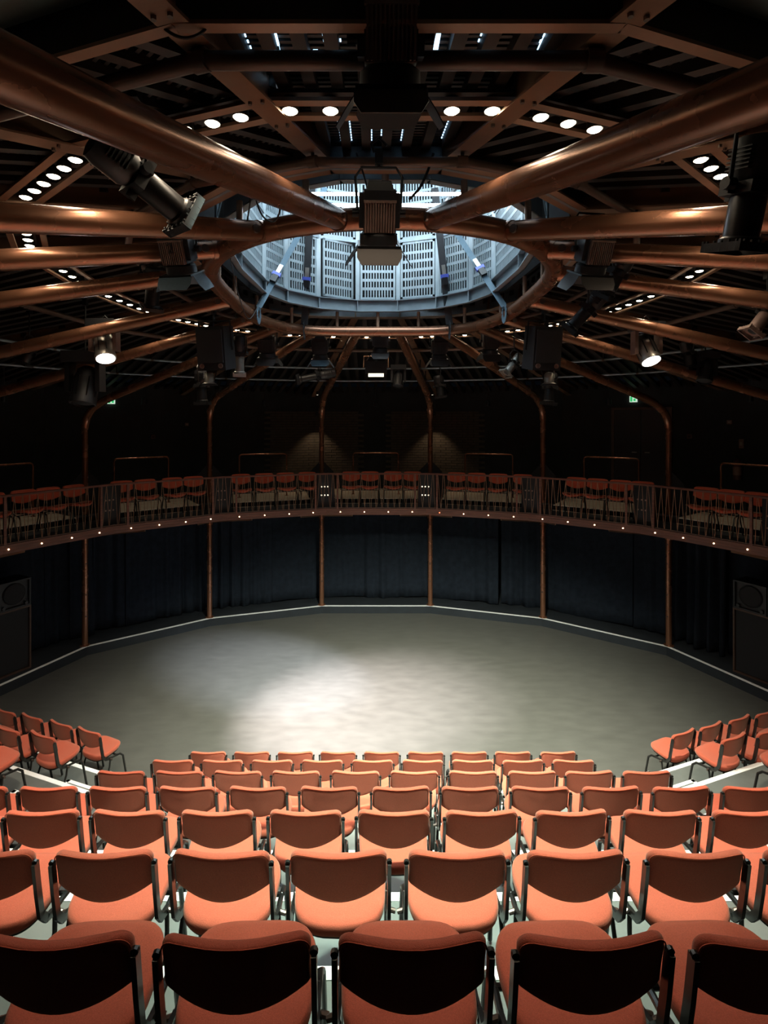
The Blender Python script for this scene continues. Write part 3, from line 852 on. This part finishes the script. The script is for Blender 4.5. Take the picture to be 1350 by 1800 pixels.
# ------------------------------------------------------------------ drapes under the gallery
rd = random.Random(11)
def drape(a0, a1, u0, u1, name_label, rho=1.085, skew=0, amp=.045, dens=7.0, z1=2.68):
    p, q = scalept(a0, rho), scalept(a1, rho); d = q - p; L = d.length; dn = d.normalized(); n = V((-dn.y, dn.x, 0))
    n = n if n.dot(V((0, C0, 0)) - p) > 0 else -n
    cols = int((u1 - u0) * L / .022); rows = 9
    ph = rd.uniform(0, 6); w1 = [rd.uniform(.7, 1.3) for _ in range(6)]
    vs = []; fs = []
    for j in range(rows + 1):
        v = j / rows; z = z1 + (ZF + .02 - z1) * v
        for i in range(cols + 1):
            u = u0 + (u1 - u0) * i / cols; x = u * L
            f = sin(x * dens * 2.6 * w1[0] + ph + 1.2 * sin(x * 2.1 * w1[1])) * .6 + .5 * sin(x * dens * 1.3 * w1[2] + 2 * ph) + .25 * sin(x * 41 * w1[3])
            env = .5 + .5 * sin(x * 1.7 * w1[4] + ph)
            off = f * amp * 2.1 * (.25 + .75 * env) * (.55 + .45 * v)
            sag = .025 * sin(x * 2.9 + ph) if j == rows else 0
            P = p + dn * (x + skew * v * (u - u0)) + n * (off + .05 * v * v)
            vs.append((P.x, P.y, z + max(-.015, sag)))
    for j in range(rows):
        for i in range(cols):
            a_ = j * (cols + 1) + i; fs.append((a_, a_ + 1, a_ + cols + 2, a_ + cols + 1))
    m = MB(); m.add(vs, fs); o = m.build('stage_drape', MT['curtain'])
    so = o.modifiers.new('thick', 'SOLIDIFY'); so.thickness = .012
    return tag(o, name_label, 'drape', 'drapes under the gallery')
drape(-70, -50, -.1, .82, 'flat navy drape at the far left beside the loudspeaker stack', amp=.022)
drape(-70, -50, .80, 1.0, 'gathered dark drape just behind the third left column', amp=.05)
drape(-50, -30, -.02, .13, 'narrow drape with a flaring edge right of the third left column', rho=1.075, skew=.35, amp=.05)
drape(-50, -30, .16, .40, 'dark drape panel with a long vertical fold, second bay left of centre', rho=1.095, amp=.03)
drape(-50, -30, .38, 1.02, 'wide navy drape left of the second left column', amp=.035)
drape(-30, -10, -.02, .60, 'blue-black pleated drape right of the second left column', amp=.045)
drape(-30, -10, .58, 1.02, 'smooth dark drape left of the innermost left column', amp=.022)
drape(-10, 10, -.02, .40, 'plain dark drape on the left of the centre bay', rho=1.09, amp=.018)
drape(-10, 10, .38, 1.02, 'pleated dark drape on the right of the centre bay', amp=.04)
drape(10, 30, -.02, .58, 'wide drape right of the innermost right column', amp=.03)
drape(10, 30, .60, 1.02, 'drape ending left of the second right column', rho=1.095, amp=.03)
drape(30, 50, -.02, .66, 'broad flat drape with a paler hem, second bay right of centre', amp=.014)
drape(30, 50, .67, 1.02, 'drape with one rounded fold left of the third right column', rho=1.08, amp=.03)
drape(50, 70, -.02, .34, 'bunched drape with heavy crumpled folds right of the third right column', rho=1.06, amp=.075, dens=9)
drape(50, 70, .33, 1.1, 'flat drape behind the loudspeaker stack at far right', amp=.015)

# ------------------------------------------------------------------ loudspeaker stacks on the walkway
def cabinet(name, c, wd, dp, ht, rz, z0, label, cat, group, edge_m):
    o = empty(name, (c.x, c.y, z0), rz); tag(o, label, cat, group)
    t = .03
    m = MB()
    m.box((0, dp / 2 + .02, ht / 2), (wd, dp - .04, ht)).build('casing', MT['black'], o, local=True)
    f = MB()
    for sx in (-1, 1): f.box((sx * (wd / 2 - t / 2), .015, ht / 2), (t, .05, ht))
    for zz in (t / 2, ht - t / 2): f.box((0, .015, zz), (wd - 2 * t, .05, t))
    f.build('front_frame', edge_m, o, local=True)
    return o
for sg, side in ((-1, 'left'), (1, 'right')):
    rz = R(-62) if sg > 0 else R(62)
    corner = V((-6.60, 10.30, 0)) if sg < 0 else V((6.68, 10.15, 0))
    al = V((cos(rz), sin(rz), 0))                       # along the front
    wd = 1.15
    c = corner - al * wd / 2 if sg < 0 else corner + al * wd / 2
    lo = cabinet('subwoofer', c, wd, .50, 1.20, rz, ZF + .002, 'big black subwoofer cabinet standing on the walkway at the %s' % side, 'subwoofer', 'loudspeaker stacks', MT['bronze_dark'])
    MB().box((0, .03, .60), (wd - .08, .02, 1.12)).build('grille', MT['grille'], lo, local=True)
    for k in (-1, 1):
        cc = c + al * k * .29
        hi = cabinet('loudspeaker', cc, .56, .44, .52, rz, ZF + 1.205, 'black loudspeaker box on the %s subwoofer, %s one' % (side, 'nearer the camera' if k * sg > 0 else 'nearer the drapes'), 'loudspeaker', 'loudspeaker stacks', MT['black'])
        MB().lathe([(.20, 0), (.19, .008), (.15, -.01), (.06, -.035), (.05, -.02), (.0, -.01)], 24, M4.Rotation(pi / 2, 3, 'X'), (0, .02, .27)).build('woofer', MT['grille'], hi, local=True)
        for xx in (-.2, .2): MB().tube([(xx, .02, .06), (xx, -.012, .06)], .03, 10).build('port', MT['black_metal'], hi, local=True)

# ------------------------------------------------------------------ things on the upper wall
def wallhit(px, py, a0, a1, inset=.0):
    p, q = scalept(a0, RW), scalept(a1, RW); d = (q - p).normalized(); n = V((d.y, -d.x, 0)); n = n if n.dot(V((0, C0, 0)) - p) > 0 else -n
    o = V((CX, 0, CZ)); r = V(((px - PX) / F, 1, -(py - PY) / F)); t = (p - o).dot(n) / r.dot(n)
    return o + r * t + n * inset, math.atan2(d.y, d.x), n
for px, py, a0, a1, side in ((195, 705, -50, -30, 'left'), (1114, 702, 30, 50, 'right')):
    c, ang, n = wallhit(px, py, a0, a1, .03)
    o = empty('exit_sign', (c.x, c.y, c.z - .07), ang); tag(o, 'small lit green and white running man exit sign high on the %s wall' % side, 'exit sign')
    MB().box((0, 0, .075), (.17, .05, .15)).build('case', MT['exit_white'], o, local=True)
    y = -.027
    g = MB(); g.box((-.045, y, .075), (.05, .006, .12)); g.box((.03, y, .055), (.05, .006, .06)); g.box((.055, y, .115), (.03, .006, .03))
    g.build('pictogram', MT['green'], o, local=True)
c, ang, n = wallhit(1127, 775, 30, 50, .03)
dz = ZB + .33; dw = .62; dh = 2.0
d1 = empty('door_1', (c.x, c.y, dz), ang); tag(d1, 'black double door under the right exit sign', kind='structure')
for e in (-1, 1):
    lf = MB().box((e * dw / 2, 0, dh / 2), (dw - .01, .04, dh)).build('door_leaf', MT['black'], d1, local=True)
    MB().tube([(e * .09, -.03, .95), (e * .20, -.03, .95)], .012, 8).build('handle', MT['silver'], lf, local=True)
fm = MB()
for e in (-1, 1): fm.box((e * (dw + .03), 0, dh / 2), (.06, .06, dh))
fm.box((0, 0, dh + .03), (2 * dw + .12, .06, .06)); fm.build('door_frame', MT['bronze_dark'], d1, local=True)
for px, py, a0, a1, m, lb, w_, h_ in ((1283, 742, 50, 70, 'plate', 'small pale switch plate on the right wall above the extinguisher', .10, .09),
                                  (1212, 767, 30, 50, 'red', 'small dull red call point on the dark right wall', .10, .10),
                                  (1304, 780, 50, 70, 'plate', 'upright pale notice above the fire extinguisher', .09, .20),
                                  (328, 746, -50, -30, 'plate', 'small pale switch plate on the dark left wall', .09, .08),
                                  (269, 768, -50, -30, 'red', 'small dull red call point on the dark left wall', .10, .10)):
    c, ang, n = wallhit(px, py, a0, a1, .02)
    o = empty('wall_plate' if m == 'plate' else 'call_point', (c.x, c.y, c.z - h_ / 2), ang); tag(o, lb, 'wall plate')
    MB().box((0, 0, h_ / 2), (w_, .03, h_)).build('plate', MT[m], o, local=True)
    MB().box((0, -.018, h_ / 2), (w_ * .5, .01, h_ * .4)).build('centre_panel', MT['black'] if m == 'red' else MT['cream'], o, local=True)
c, ang, n = wallhit(1301, 820, 50, 70, .14)
fe = empty('fire_extinguisher', (c.x, c.y, c.z - .28), ang); tag(fe, 'dark red fire extinguisher with a pale label on the right gallery wall', 'extinguisher')
MB().lathe([(.075, 0), (.08, .02), (.08, .36), (.06, .42), (.025, .45)], 20).build('cylinder_body', MT['red'], fe, local=True)
MB().lathe([(.0815, .10), (.0815, .28)], 20, cap=False).build('paper_label', MT['plate'], fe, local=True)
v = MB(); v.lathe([(.02, .45), (.02, .50)], 10); v.box((0, -.03, .50), (.025, .12, .025)); v.box((0, -.03, .535), (.02, .12, .012)); v.build('valve', MT['black_metal'], fe, local=True)
MB().tube([(.02, 0, .48), (.10, -.02, .44), (.11, -.02, .25)], .012, 8).build('hose', MT['cable'], fe, local=True)
MB().box((0, .10, .30), (.08, .07, .10)).build('wall_bracket', MT['black_metal'], fe, local=True)

# ------------------------------------------------------------------ stage lanterns and rigging
def hanger(o, top, zpipe=None, r=.010):
    # short drop arm and hook clamp up to the bar, in world space
    top = V(top); zz = zpipe if zpipe else 6.42
    m = MB(); m.tube([top, (top.x, top.y, zz)], r, 8); m.build('drop_arm', MT['black_metal'], o)
    c = MB(); c.box((top.x, top.y, zz + .01), (.05, .07, .09)); c.tube([(top.x - .03, top.y, zz + .05), (top.x - .05, top.y, zz + .10), (top.x, top.y, zz + .14), (top.x + .05, top.y, zz + .09)], .009, 6)
    c.build('hook_clamp', MT['black_metal'], o)
def fresnel(px, py, Y, tilt, pan, label, k=1.0, number=None, flapmat='flap', zpipe=None, fin='fins'):
    p = at(px, py, Y); o = empty('fresnel_spotlight', p); tag(o, label, 'stage light', 'fresnel spotlights with barn doors')
    m3 = rot('Z', pan) @ rot('X', tilt)
    def B(mb, name, mt, par=o):
        mb.v = [tuple(p + m3 @ (V(q) * k)) for q in mb.v]; return mb.build(name, mt, par)
    b = MB(); b.box((0, 0, .12), (.20, .18, .24)); b.box((0, 0, .265), (.17, .15, .05), taper=(.8, .8)); b.box((-.112, 0, .12), (.03, .13, .20)); b.box((.112, 0, .12), (.03, .13, .20))
    B(b, 'body', MT['black'])
    f = MB()
    for i in range(12): f.box((-.088 + .016 * i, -.102, .085), (.007, .03, .17))
    f.box((0, -.094, .085), (.19, .012, .18)); f.box((0, -.105, .178), (.20, .03, .014))
    B(f, 'heat_sink', MT[fin])
    if number:
        cu = bpy.data.curves.new('number', 'FONT'); cu.body = number; cu.size = .11 * k; cu.extrude = .003; cu.align_x = 'CENTER'
        cu.materials.append(MT['web']); tmp = bpy.data.objects.new('number_mark', cu)
        me = bpy.data.meshes.new_from_object(tmp); bpy.data.objects.remove(tmp)
        t = bpy.data.objects.new('number_mark', me); COL.objects.link(t); t.parent = o
        t.location = m3 @ V((0, -.121 * k, .09 * k)); t.rotation_euler = (m3 @ rot('X', 90)).to_euler()
    B(MB().lathe([(.09, .0), (.118, -.02), (.122, -.08), (.108, -.085), (.100, -.03)], 24, cap=False), 'lens_barrel', MT['black'])
    B(MB().lathe([(.100, -.05), (.06, -.058), (.01, -.062)], 20), 'lens', MT['grille'])
    r = MB()
    for a in (0, 90, 180, 270):
        q = rot('Z', a); r.bar(q @ V((-.135, -.128, -.085)), q @ V((.135, -.128, -.085)), .014, .014)
    B(r, 'door_frame', MT['black_metal'])
    for a, w0, w1, L, an in ((0, .14, .14, .12, 42), (180, .12, .14, .13, 30), (90, .085, .11, .15, 35), (270, .085, .11, .15, 35)):
        q = rot('Z', a); t = R(an); dz = V((0, -sin(t), -cos(t)))
        h = V((0, -.128, -.092)); e = h + dz * L; nm_ = V((0, cos(t), -sin(t)))
        g = h + dz * L * .55
        fl_ = MB().slab([q @ (h + V((-w0, 0, 0))), q @ (h + V((w0, 0, 0))), q @ (g + V((w1, 0, 0))), q @ (e + V((w1 * .8, 0, 0))), q @ (e + V((-w1 * .8, 0, 0))), q @ (g + V((-w1, 0, 0)))], .004, q @ nm_)
        B(fl_, 'barn_door', MT['flap_brown'] if a == 0 and flapmat == 'flap' else MT[flapmat])
    yk = [V((-.135, 0, .10)), V((-.150, -.0, .34)), V((-.11, 0, .40)), V((.11, 0, .40)), V((.150, 0, .34)), V((.135, 0, .10))]
    y2 = [p + rot('Z', pan) @ (q * k) for q in yk]
    MB().tube(y2, .009 * k, 8).build('yoke', MT['black_metal'], o)
    for sx in (-1, 1): 
        c = p + rot('Z', pan) @ V((sx * .14 * k, 0, .11 * k)); x = rot('Z', pan) @ V((sx, 0, 0))
        MB().tube([c - x * .01, c + x * .03], .024 * k, 10).build('tilt_knob', MT['black_metal'], o)
    top = p + V((0, 0, .40 * k)); hanger(o, top, zpipe)
    return o
fresnel(686, 116, 2.12, 24, 0, 'biggest black fresnel spotlight with open barn doors, top centre overhead', zpipe=6.80)
fresnel(666, 405, 3.45, 26, 2, 'black finned fresnel spotlight hanging in front of the lantern', zpipe=6.56)
fresnel(317, 462, 4.40, 24, -8, 'fresnel spotlight marked with a 2, between the left roof tubes', number='2', flapmat='strap')
fresnel(1040, 462, 4.40, 24, 8, 'fresnel spotlight between the right roof tubes, brown finned back')
fresnel(563, 622, 9.9, 10, 0, 'small far spotlight with a bluish lower flap, left below the ring', k=1.15, flapmat='strap', fin='black')  # barn doors take the grey-blue strap colour
fresnel(772, 622, 9.9, 10, 0, 'small dark far spotlight right below the ring', k=1.15, fin='black')
fresnel(668, 610, 9.7, 10, 0, 'small dark far spotlight hanging at the far centre', k=1.1, fin='black')
fresnel(470, 618, 9.2, 15, 0, 'dark far spotlight just left of the ring corner', k=1.15, fin='black')
fresnel(862, 612, 9.4, 15, 0, 'dark far spotlight just right of the ring corner', k=1.1, fin='black')

def profile(A, B_, k, label, body='black', nose='black_metal', zpipe=None, slats=True):
    A, B_ = V(A), V(B_); ax = (B_ - A); L = ax.length; ax.normalize(); m3 = toward(ax)
    o = empty('profile_spotlight', A); tag(o, label, 'stage light', 'profile spotlights')
    def B(mb, name, mt):
        mb.v = [tuple(A + m3 @ V(q)) for q in mb.v]; return mb.build(name, mt, o)
    B(MB().lathe([(.05 * k, 0), (.085 * k, .02 * L), (.095 * k, .10 * L), (.095 * k, .34 * L), (.075 * k, .40 * L)], 18), 'lamp_house', MT[body])
    g = MB()
    for j in range(6): g.box((0, .0, L * (.12 + .035 * j)), (.19 * k * 1.04, .12 * k, .006))
    B(g, 'cooling_fins', MT[body])
    s_ = MB(); s_.box((0, 0, .45 * L), (.17 * k, .17 * k, .10 * L))
    for sx in (-1, 1): s_.box((sx * .10 * k, 0, .45 * L), (.05 * k, .014, .05 * k)); s_.box((0, sx * .10 * k, .47 * L), (.014, .05 * k, .05 * k))
    B(s_, 'shutter_gate', MT['black_metal'])
    B(MB().lathe([(.070 * k, .49 * L), (.074 * k, .52 * L), (.074 * k, .86 * L), (.088 * k, .88 * L), (.088 * k, .93 * L)], 18), 'barrel', MT[nose])
    e = MB()
    for a in range(4):
        q = rot('Z', 90 * a); e.bar(q @ V((-.10 * k, -.10 * k, .96 * L)), q @ V((.10 * k, -.10 * k, .96 * L)), .012, .08 * L)
        e.bar(q @ V((-.10 * k, -.10 * k, .90 * L)), q @ V((-.10 * k, -.10 * k, L)), .012, .012)
        for j in (-2, -1, 0, 1, 2):
            if slats: e.bar(q @ V((.04 * k * j, -.10 * k, .90 * L)), q @ V((.04 * k * j, -.102 * k, 1.0 * L)), .008, .010)
    B(e, 'colour_frame_holder', MT[nose])
    B(MB().lathe([(.072 * k, .90 * L), (.05 * k, .93 * L), (.01, .94 * L)], 16), 'lens', MT['grille'])
    mid = A + ax * L * .42; x = ax.cross(V((0, 0, 1)))
    x = x.normalized() if x.length > .05 else V((1, 0, 0))
    up = V((0, 0, 1)) - ax * ax.z; up = up.normalized() if up.length > .3 else V((0, 1, 0))
    rise = V((0, 0, .24 * k)) if abs(ax.z) < .93 else V((0, -.10, .30 * k))
    yk = [mid + x * .115 * k, mid + x * .13 * k + rise * .8, mid + x * .06 * k + rise, mid - x * .06 * k + rise, mid - x * .13 * k + rise * .8, mid - x * .115 * k]
    MB().tube(yk, .010, 8).build('yoke', MT['black_metal'], o)
    for s2 in (-1, 1): MB().tube([mid + x * s2 * .10 * k, mid + x * s2 * .145 * k], .028 * k, 10).build('tilt_knob', MT['black_metal'], o)
    hanger(o, mid + rise, zpipe)
    return o
profile(at(160, 245, 2.65), at(330, 385, 3.05), 1.0, 'long black profile spotlight slanting down under the big left roof tube', zpipe=6.6)
profile(at(1338, 238, 2.50), at(1296, 445, 2.62), 1.05, 'long black profile spotlight hanging almost upright at the right edge', zpipe=6.7)
profile(at(272, 470, 5.6), at(266, 545, 5.75), 1.0, 'upright black profile spotlight behind the left roof tubes')
profile(at(1108, 440, 5.2), at(1062, 525, 5.4), .95, 'upper of two slanting black profile spotlights behind the right roof tubes')
profile(at(1066, 510, 6.0), at(998, 582, 6.2), .95, 'lower of two slanting black profile spotlights behind the right roof tubes')
profile(at(1372, 520, 5.7), at(1318, 588, 5.7), .9, 'silver-nosed spotlight at the right edge below the roof tubes', nose='fins')
profile(at(421, 590, 8.4), at(421, 662, 8.5), .95, 'upright spotlight with a pale silver barrel right of the left hanging loudspeaker', nose='silver', slats=False)
profile(at(915, 625, 8.6), at(888, 658, 8.5), .85, 'small silver spotlight tilting left beside the right hanging loudspeaker', nose='silver', body='silver', slats=False)
profile(at(60, 600, 7.6), at(40, 640, 7.6), .9, 'dark profile spotlight on the far left bars')
profile(at(352, 650, 9.4), at(356, 712, 9.4), 1.15, 'dark upright profile spotlight below the left hanging loudspeaker')
profile(at(970, 655, 9.4), at(964, 712, 9.4), 1.15, 'dark upright profile spotlight below the right hanging loudspeaker')
profile(at(1205, 600, 8.4), at(1216, 648, 8.4), 1.0, 'dark profile spotlight on the far right bars', slats=False)
profile(at(770, 660, 11.2), at(775, 700, 11.2), 1.1, 'dark bluish spotlight on the outer bar right of the far centre', slats=False)
profile(at(590, 655, 11.2), at(520, 668, 11.0), 1.0, 'dark spotlight lying nearly level on the outer bar left of the far centre', slats=False)

def moving_head(c, aim, label, lit=True, k=1.0, zpipe=None):
    c = V(c); o = empty('moving_head', c); tag(o, label, 'moving light', 'moving head lights')
    ax = (V(aim) - c).normalized(); m3 = toward(ax)
    def B(mb, name, mt, par=o):
        mb.v = [tuple(c + m3 @ (V(q) * k)) for q in mb.v]; return mb.build(name, mt, par)
    h = B(MB().lathe([(.06, -.22), (.10, -.18), (.118, -.08), (.118, .10), (.126, .12), (.126, .17), (.112, .175), (.108, .15)], 24, cap=False), 'head', MT['silver'] if lit else MT['black'])
    r = MB()
    for i in range(8): q = rot('Z', 45 * i); r.bar(q @ V((.119, 0, -.10)), q @ V((.119, 0, .10)), .012, .008)
    B(r, 'head_ribs', MT['black_metal'])
    B(MB().lathe([(.110, .150), (.07, .165), (.01, .172)], 24), 'lens', MT['ledw'] if lit else MT['grille'])
    x = V((1, 0, 0)) * k
    top = c + V((0, 0, .34 * k))
    for s2 in (-1, 1):
        f = MB(); f.bar(c + x * s2 * .155 - V((0, 0, .05)), c + x * s2 * .150 + V((0, 0, .26 * k)), .045 * k, .13 * k, up=(0, 1, 0)); f.build('yoke_arm', MT['fins'] if lit else MT['black'], o)
    b = MB(); b.box(top - V((0, 0, .04)), (.36 * k, .26 * k, .11 * k)); b.build('base', MT['black'], o)
    hanger(o, top, zpipe)
    return o
def off(p, q, d): p, q = V(p), V(q); return p - (q - p).normalized() * d
moving_head(off(HEAD_L, (-1.6, 4.2, 0), .24), (-1.6, 4.2, 0), 'lit moving head with a glowing white lens, left below the roof tubes', zpipe=6.1)
moving_head(off(HEAD_R, (3.9, 4.0, 0), .24), (4.2, 3.6, 0), 'lit moving head with a glowing white lens, right below the roof tubes', zpipe=6.1)
moving_head(at(150, 682, 7.4), (-4.2, 6.0, 0), 'unlit black moving head hanging in the dark at the left', lit=False, k=1.35, zpipe=6.5)
moving_head(at(1240, 655, 8.4), (3.5, 7.0, 0), 'unlit black moving head on the far right bars', lit=False, k=.9, zpipe=6.1)
moving_head(at(700, 668, 11.4), (0, 9.0, 0), 'unlit small black moving head on the outer bar at the far centre', lit=False, k=.9, zpipe=5.9)

# floodlight with a pale lit face at the far centre
p = at(661, 655, 10.6); o = empty('floodlight', p); tag(o, 'little floodlight with a pale lit face hanging at the far centre', 'stage light')
MB().box((0, 0, .10), (.42, .14, .24)).build('body', MT['black'], o, local=True)
MB().box((.0, -.06, -.03), (.30, .012, .14), rot('X', -35)).build('lit_face', MT['boxled'], o, local=True)
MB().tube([(-.24, 0, .10), (-.24, 0, .32), (.24, 0, .32), (.24, 0, .10)], .012, 8).build('yoke', MT['bronze_flat'], o, local=True)
hanger(o, p + V((0, 0, .32)), 6.05)

# hung loudspeakers
for px, sg, side in ((373, -1, 'left'), (960, 1, 'right')):
    p = at(px, 650, 7.7); o = empty('hung_loudspeaker', p, R(10 * sg)); tag(o, 'black box loudspeaker hung under the roof tubes at the %s of the ring' % side, 'loudspeaker', 'hung loudspeakers')
    tl = rot('X', 10)
    m = MB(); m.box((0, .17, .30), (.42, .36, .62), taper=(1, .9)); m.v = [tuple(tl @ V(q)) for q in m.v]; m.build('casing', MT['black'], o, local=True)
    m = MB(); m.box((0, -.022, .33), (.38, .016, .46)); m.v = [tuple(tl @ V(q)) for q in m.v]; m.build('grille', MT['grille'], o, local=True)
    for sx in (-1, 1):
        m = MB().lathe([(.036, 0), (.036, .012), (.026, .012), (.022, -.01)], 14, M4.Rotation(pi / 2, 3, 'X'), (sx * .14, -.018, .055)); m.v = [tuple(tl @ V(q)) for q in m.v]
        m.build('bass_port', MT['fins'], o, local=True)
    MB().tube([(-.24, .15, .30), (-.24, .05, .70), (.24, .05, .70), (.24, .15, .30)], .016, 8).build('bracket', MT['black_metal'], o, local=True)
    hanger(o, p + V((0, .05, .70)), 6.45, .014)
    q = at(px - 5 * sg * -1, 676, 7.9); t = empty('par_can', q); tag(t, 'short pale silver lamp can hanging below the %s hung loudspeaker' % side, 'stage light', 'silver lamp cans')
    MB().lathe([(.10, .0), (.105, .01), (.07, .03), (.07, .14), (.05, .17)], 18).build('can', MT['silver'], t, local=True)
    MB().lathe([(.12, -.012), (.12, .0)], 18).build('rim', MT['black_metal'], t, local=True)
    MB().tube([(-.08, 0, .08), (-.09, .12, .30), (.09, .12, .30), (.08, 0, .08)], .009, 8).build('yoke', MT['black_metal'], t, local=True)
    hanger(t, q + V((0, .12, .30)), 6.3)

# ratchet straps in the lantern
def strap(pts, wd, mt, label, rat=None):
    o = empty('ratchet_strap', pts[0]); tag(o, label, 'strap', 'ratchet straps in the lantern')
    m = MB()
    for i in range(len(pts) - 1): m.bar(pts[i], pts[i + 1], wd, .008, up=(0, 1, .1))
    m.build('webbing', MT[mt], o)
    e = pts[-1]; rg = [V((e.x, e.y, e.z)) + V((0, cos(t), sin(t))) * .105 + V((0, 0, -.10)) for t in [2 * pi * i / 14 for i in range(14)]]
    f = MB()
    for i in range(14): f.bar(rg[i], rg[(i + 1) % 14], .006, wd, up=(0, cos(2 * pi * i / 14), sin(2 * pi * i / 14)))
    f.build('loop', MT[mt], o)
    if rat:
        c = pts[0] + (pts[-1] - pts[0]) * rat; d = (pts[-1] - pts[0]).normalized()
        b = MB(); b.bar(c - d * .10 - V((0, .02, 0)), c + d * .06 - V((0, .02, 0)), .06, .04, up=(0, 1, 0)); b.build('ratchet_body', MT['silver'], o)
        b = MB(); b.bar(c + d * .05 - V((0, .03, 0)), c + d * .11 - V((0, .03, 0)), .13, .05, up=(0, 1, 0)); b.build('ratchet_handle', MT['ratchet'], o); MB().bar(c + d * .10 - V((0, .03, 0)), c + d * .22 - V((0, .03, 0)), .09, .06, up=(0, 1, 0)).build('ratchet_spool', MT['black_metal'], o)
    return o
strap([at(572, 330, 8.75), at(455, 540, 7.80)], .085, 'strap', 'blue-grey strap slanting down to the left side of the ring, ratchet in it', .72)
strap([at(548, 330, 8.5), at(535, 570, 9.02)], .115, 'black_strap', 'broad black strap hanging down to the ring, left one', .62)
strap([at(764, 330, 8.5), at(790, 570, 9.0)], .115, 'black_strap', 'broad black strap hanging down to the ring, right one', .60)
strap([at(770, 360, 8.6), at(886, 538, 7.69)], .085, 'strap', 'blue-grey strap slanting down to the right side of the ring, blue ratchet', .62)

# loose cables
def cable(pts, r, label):
    P = [V(p) for p in pts]; out = []
    for i in range(len(P) - 1):
        p0, p1, p2, p3 = P[max(i - 1, 0)], P[i], P[i + 1], P[min(i + 2, len(P) - 1)]
        for k in range(6):
            t = k / 6; out.append(.5 * ((2 * p1) + (p2 - p0) * t + (2 * p0 - 5 * p1 + 4 * p2 - p3) * t * t + (3 * p1 - p0 - 3 * p2 + p3) * t ** 3))
    out.append(P[-1])
    tag(MB().tube(out, r, 7).build('cable', MT['cable'], None), label, 'cable', 'loose black cables')
cable([at(235, -30, 2.0), at(262, 20, 2.0), at(300, 58, 2.0), at(335, 66, 2.0), at(366, 42, 2.0), at(376, -30, 2.0)], .006, 'black cable hanging in a loop under the top left rafter')
cable([at(448, 318, 4.05), at(450, 350, 4.1), at(462, 380, 4.15), at(480, 390, 4.15), at(492, 370, 4.1), at(494, 318, 4.05)], .007, 'black cable looping below the opening left of the big left tube')
cable([at(437, 318, 4.05), at(440, 350, 4.1), at(434, 392, 4.2)], .006, 'short black cable dropping to the ring beside the cable loop')
cable([at(627, 270, 3.6), at(640, 310, 3.45), at(650, 350, 3.4), at(655, 372, 3.4)], .006, 'black cable running from the bar into the spotlight before the lantern')
cable([at(720, 350, 3.5), at(738, 330, 3.55), at(752, 300, 3.6), at(762, 270, 3.6)], .009, 'black cable rising right of the spotlight before the lantern')
cable([at(810, 320, 8.2), at(790, 345, 8.0), at(775, 370, 7.9), at(758, 395, 7.9)], .03, 'bundle of dark cables in the lantern right of the tubes')
cable([at(405, 455, 5.0), at(420, 520, 6.6), at(440, 560, 7.4), at(470, 500, 8.0)], .006, 'thin black cable trailing over the left side of the ring')
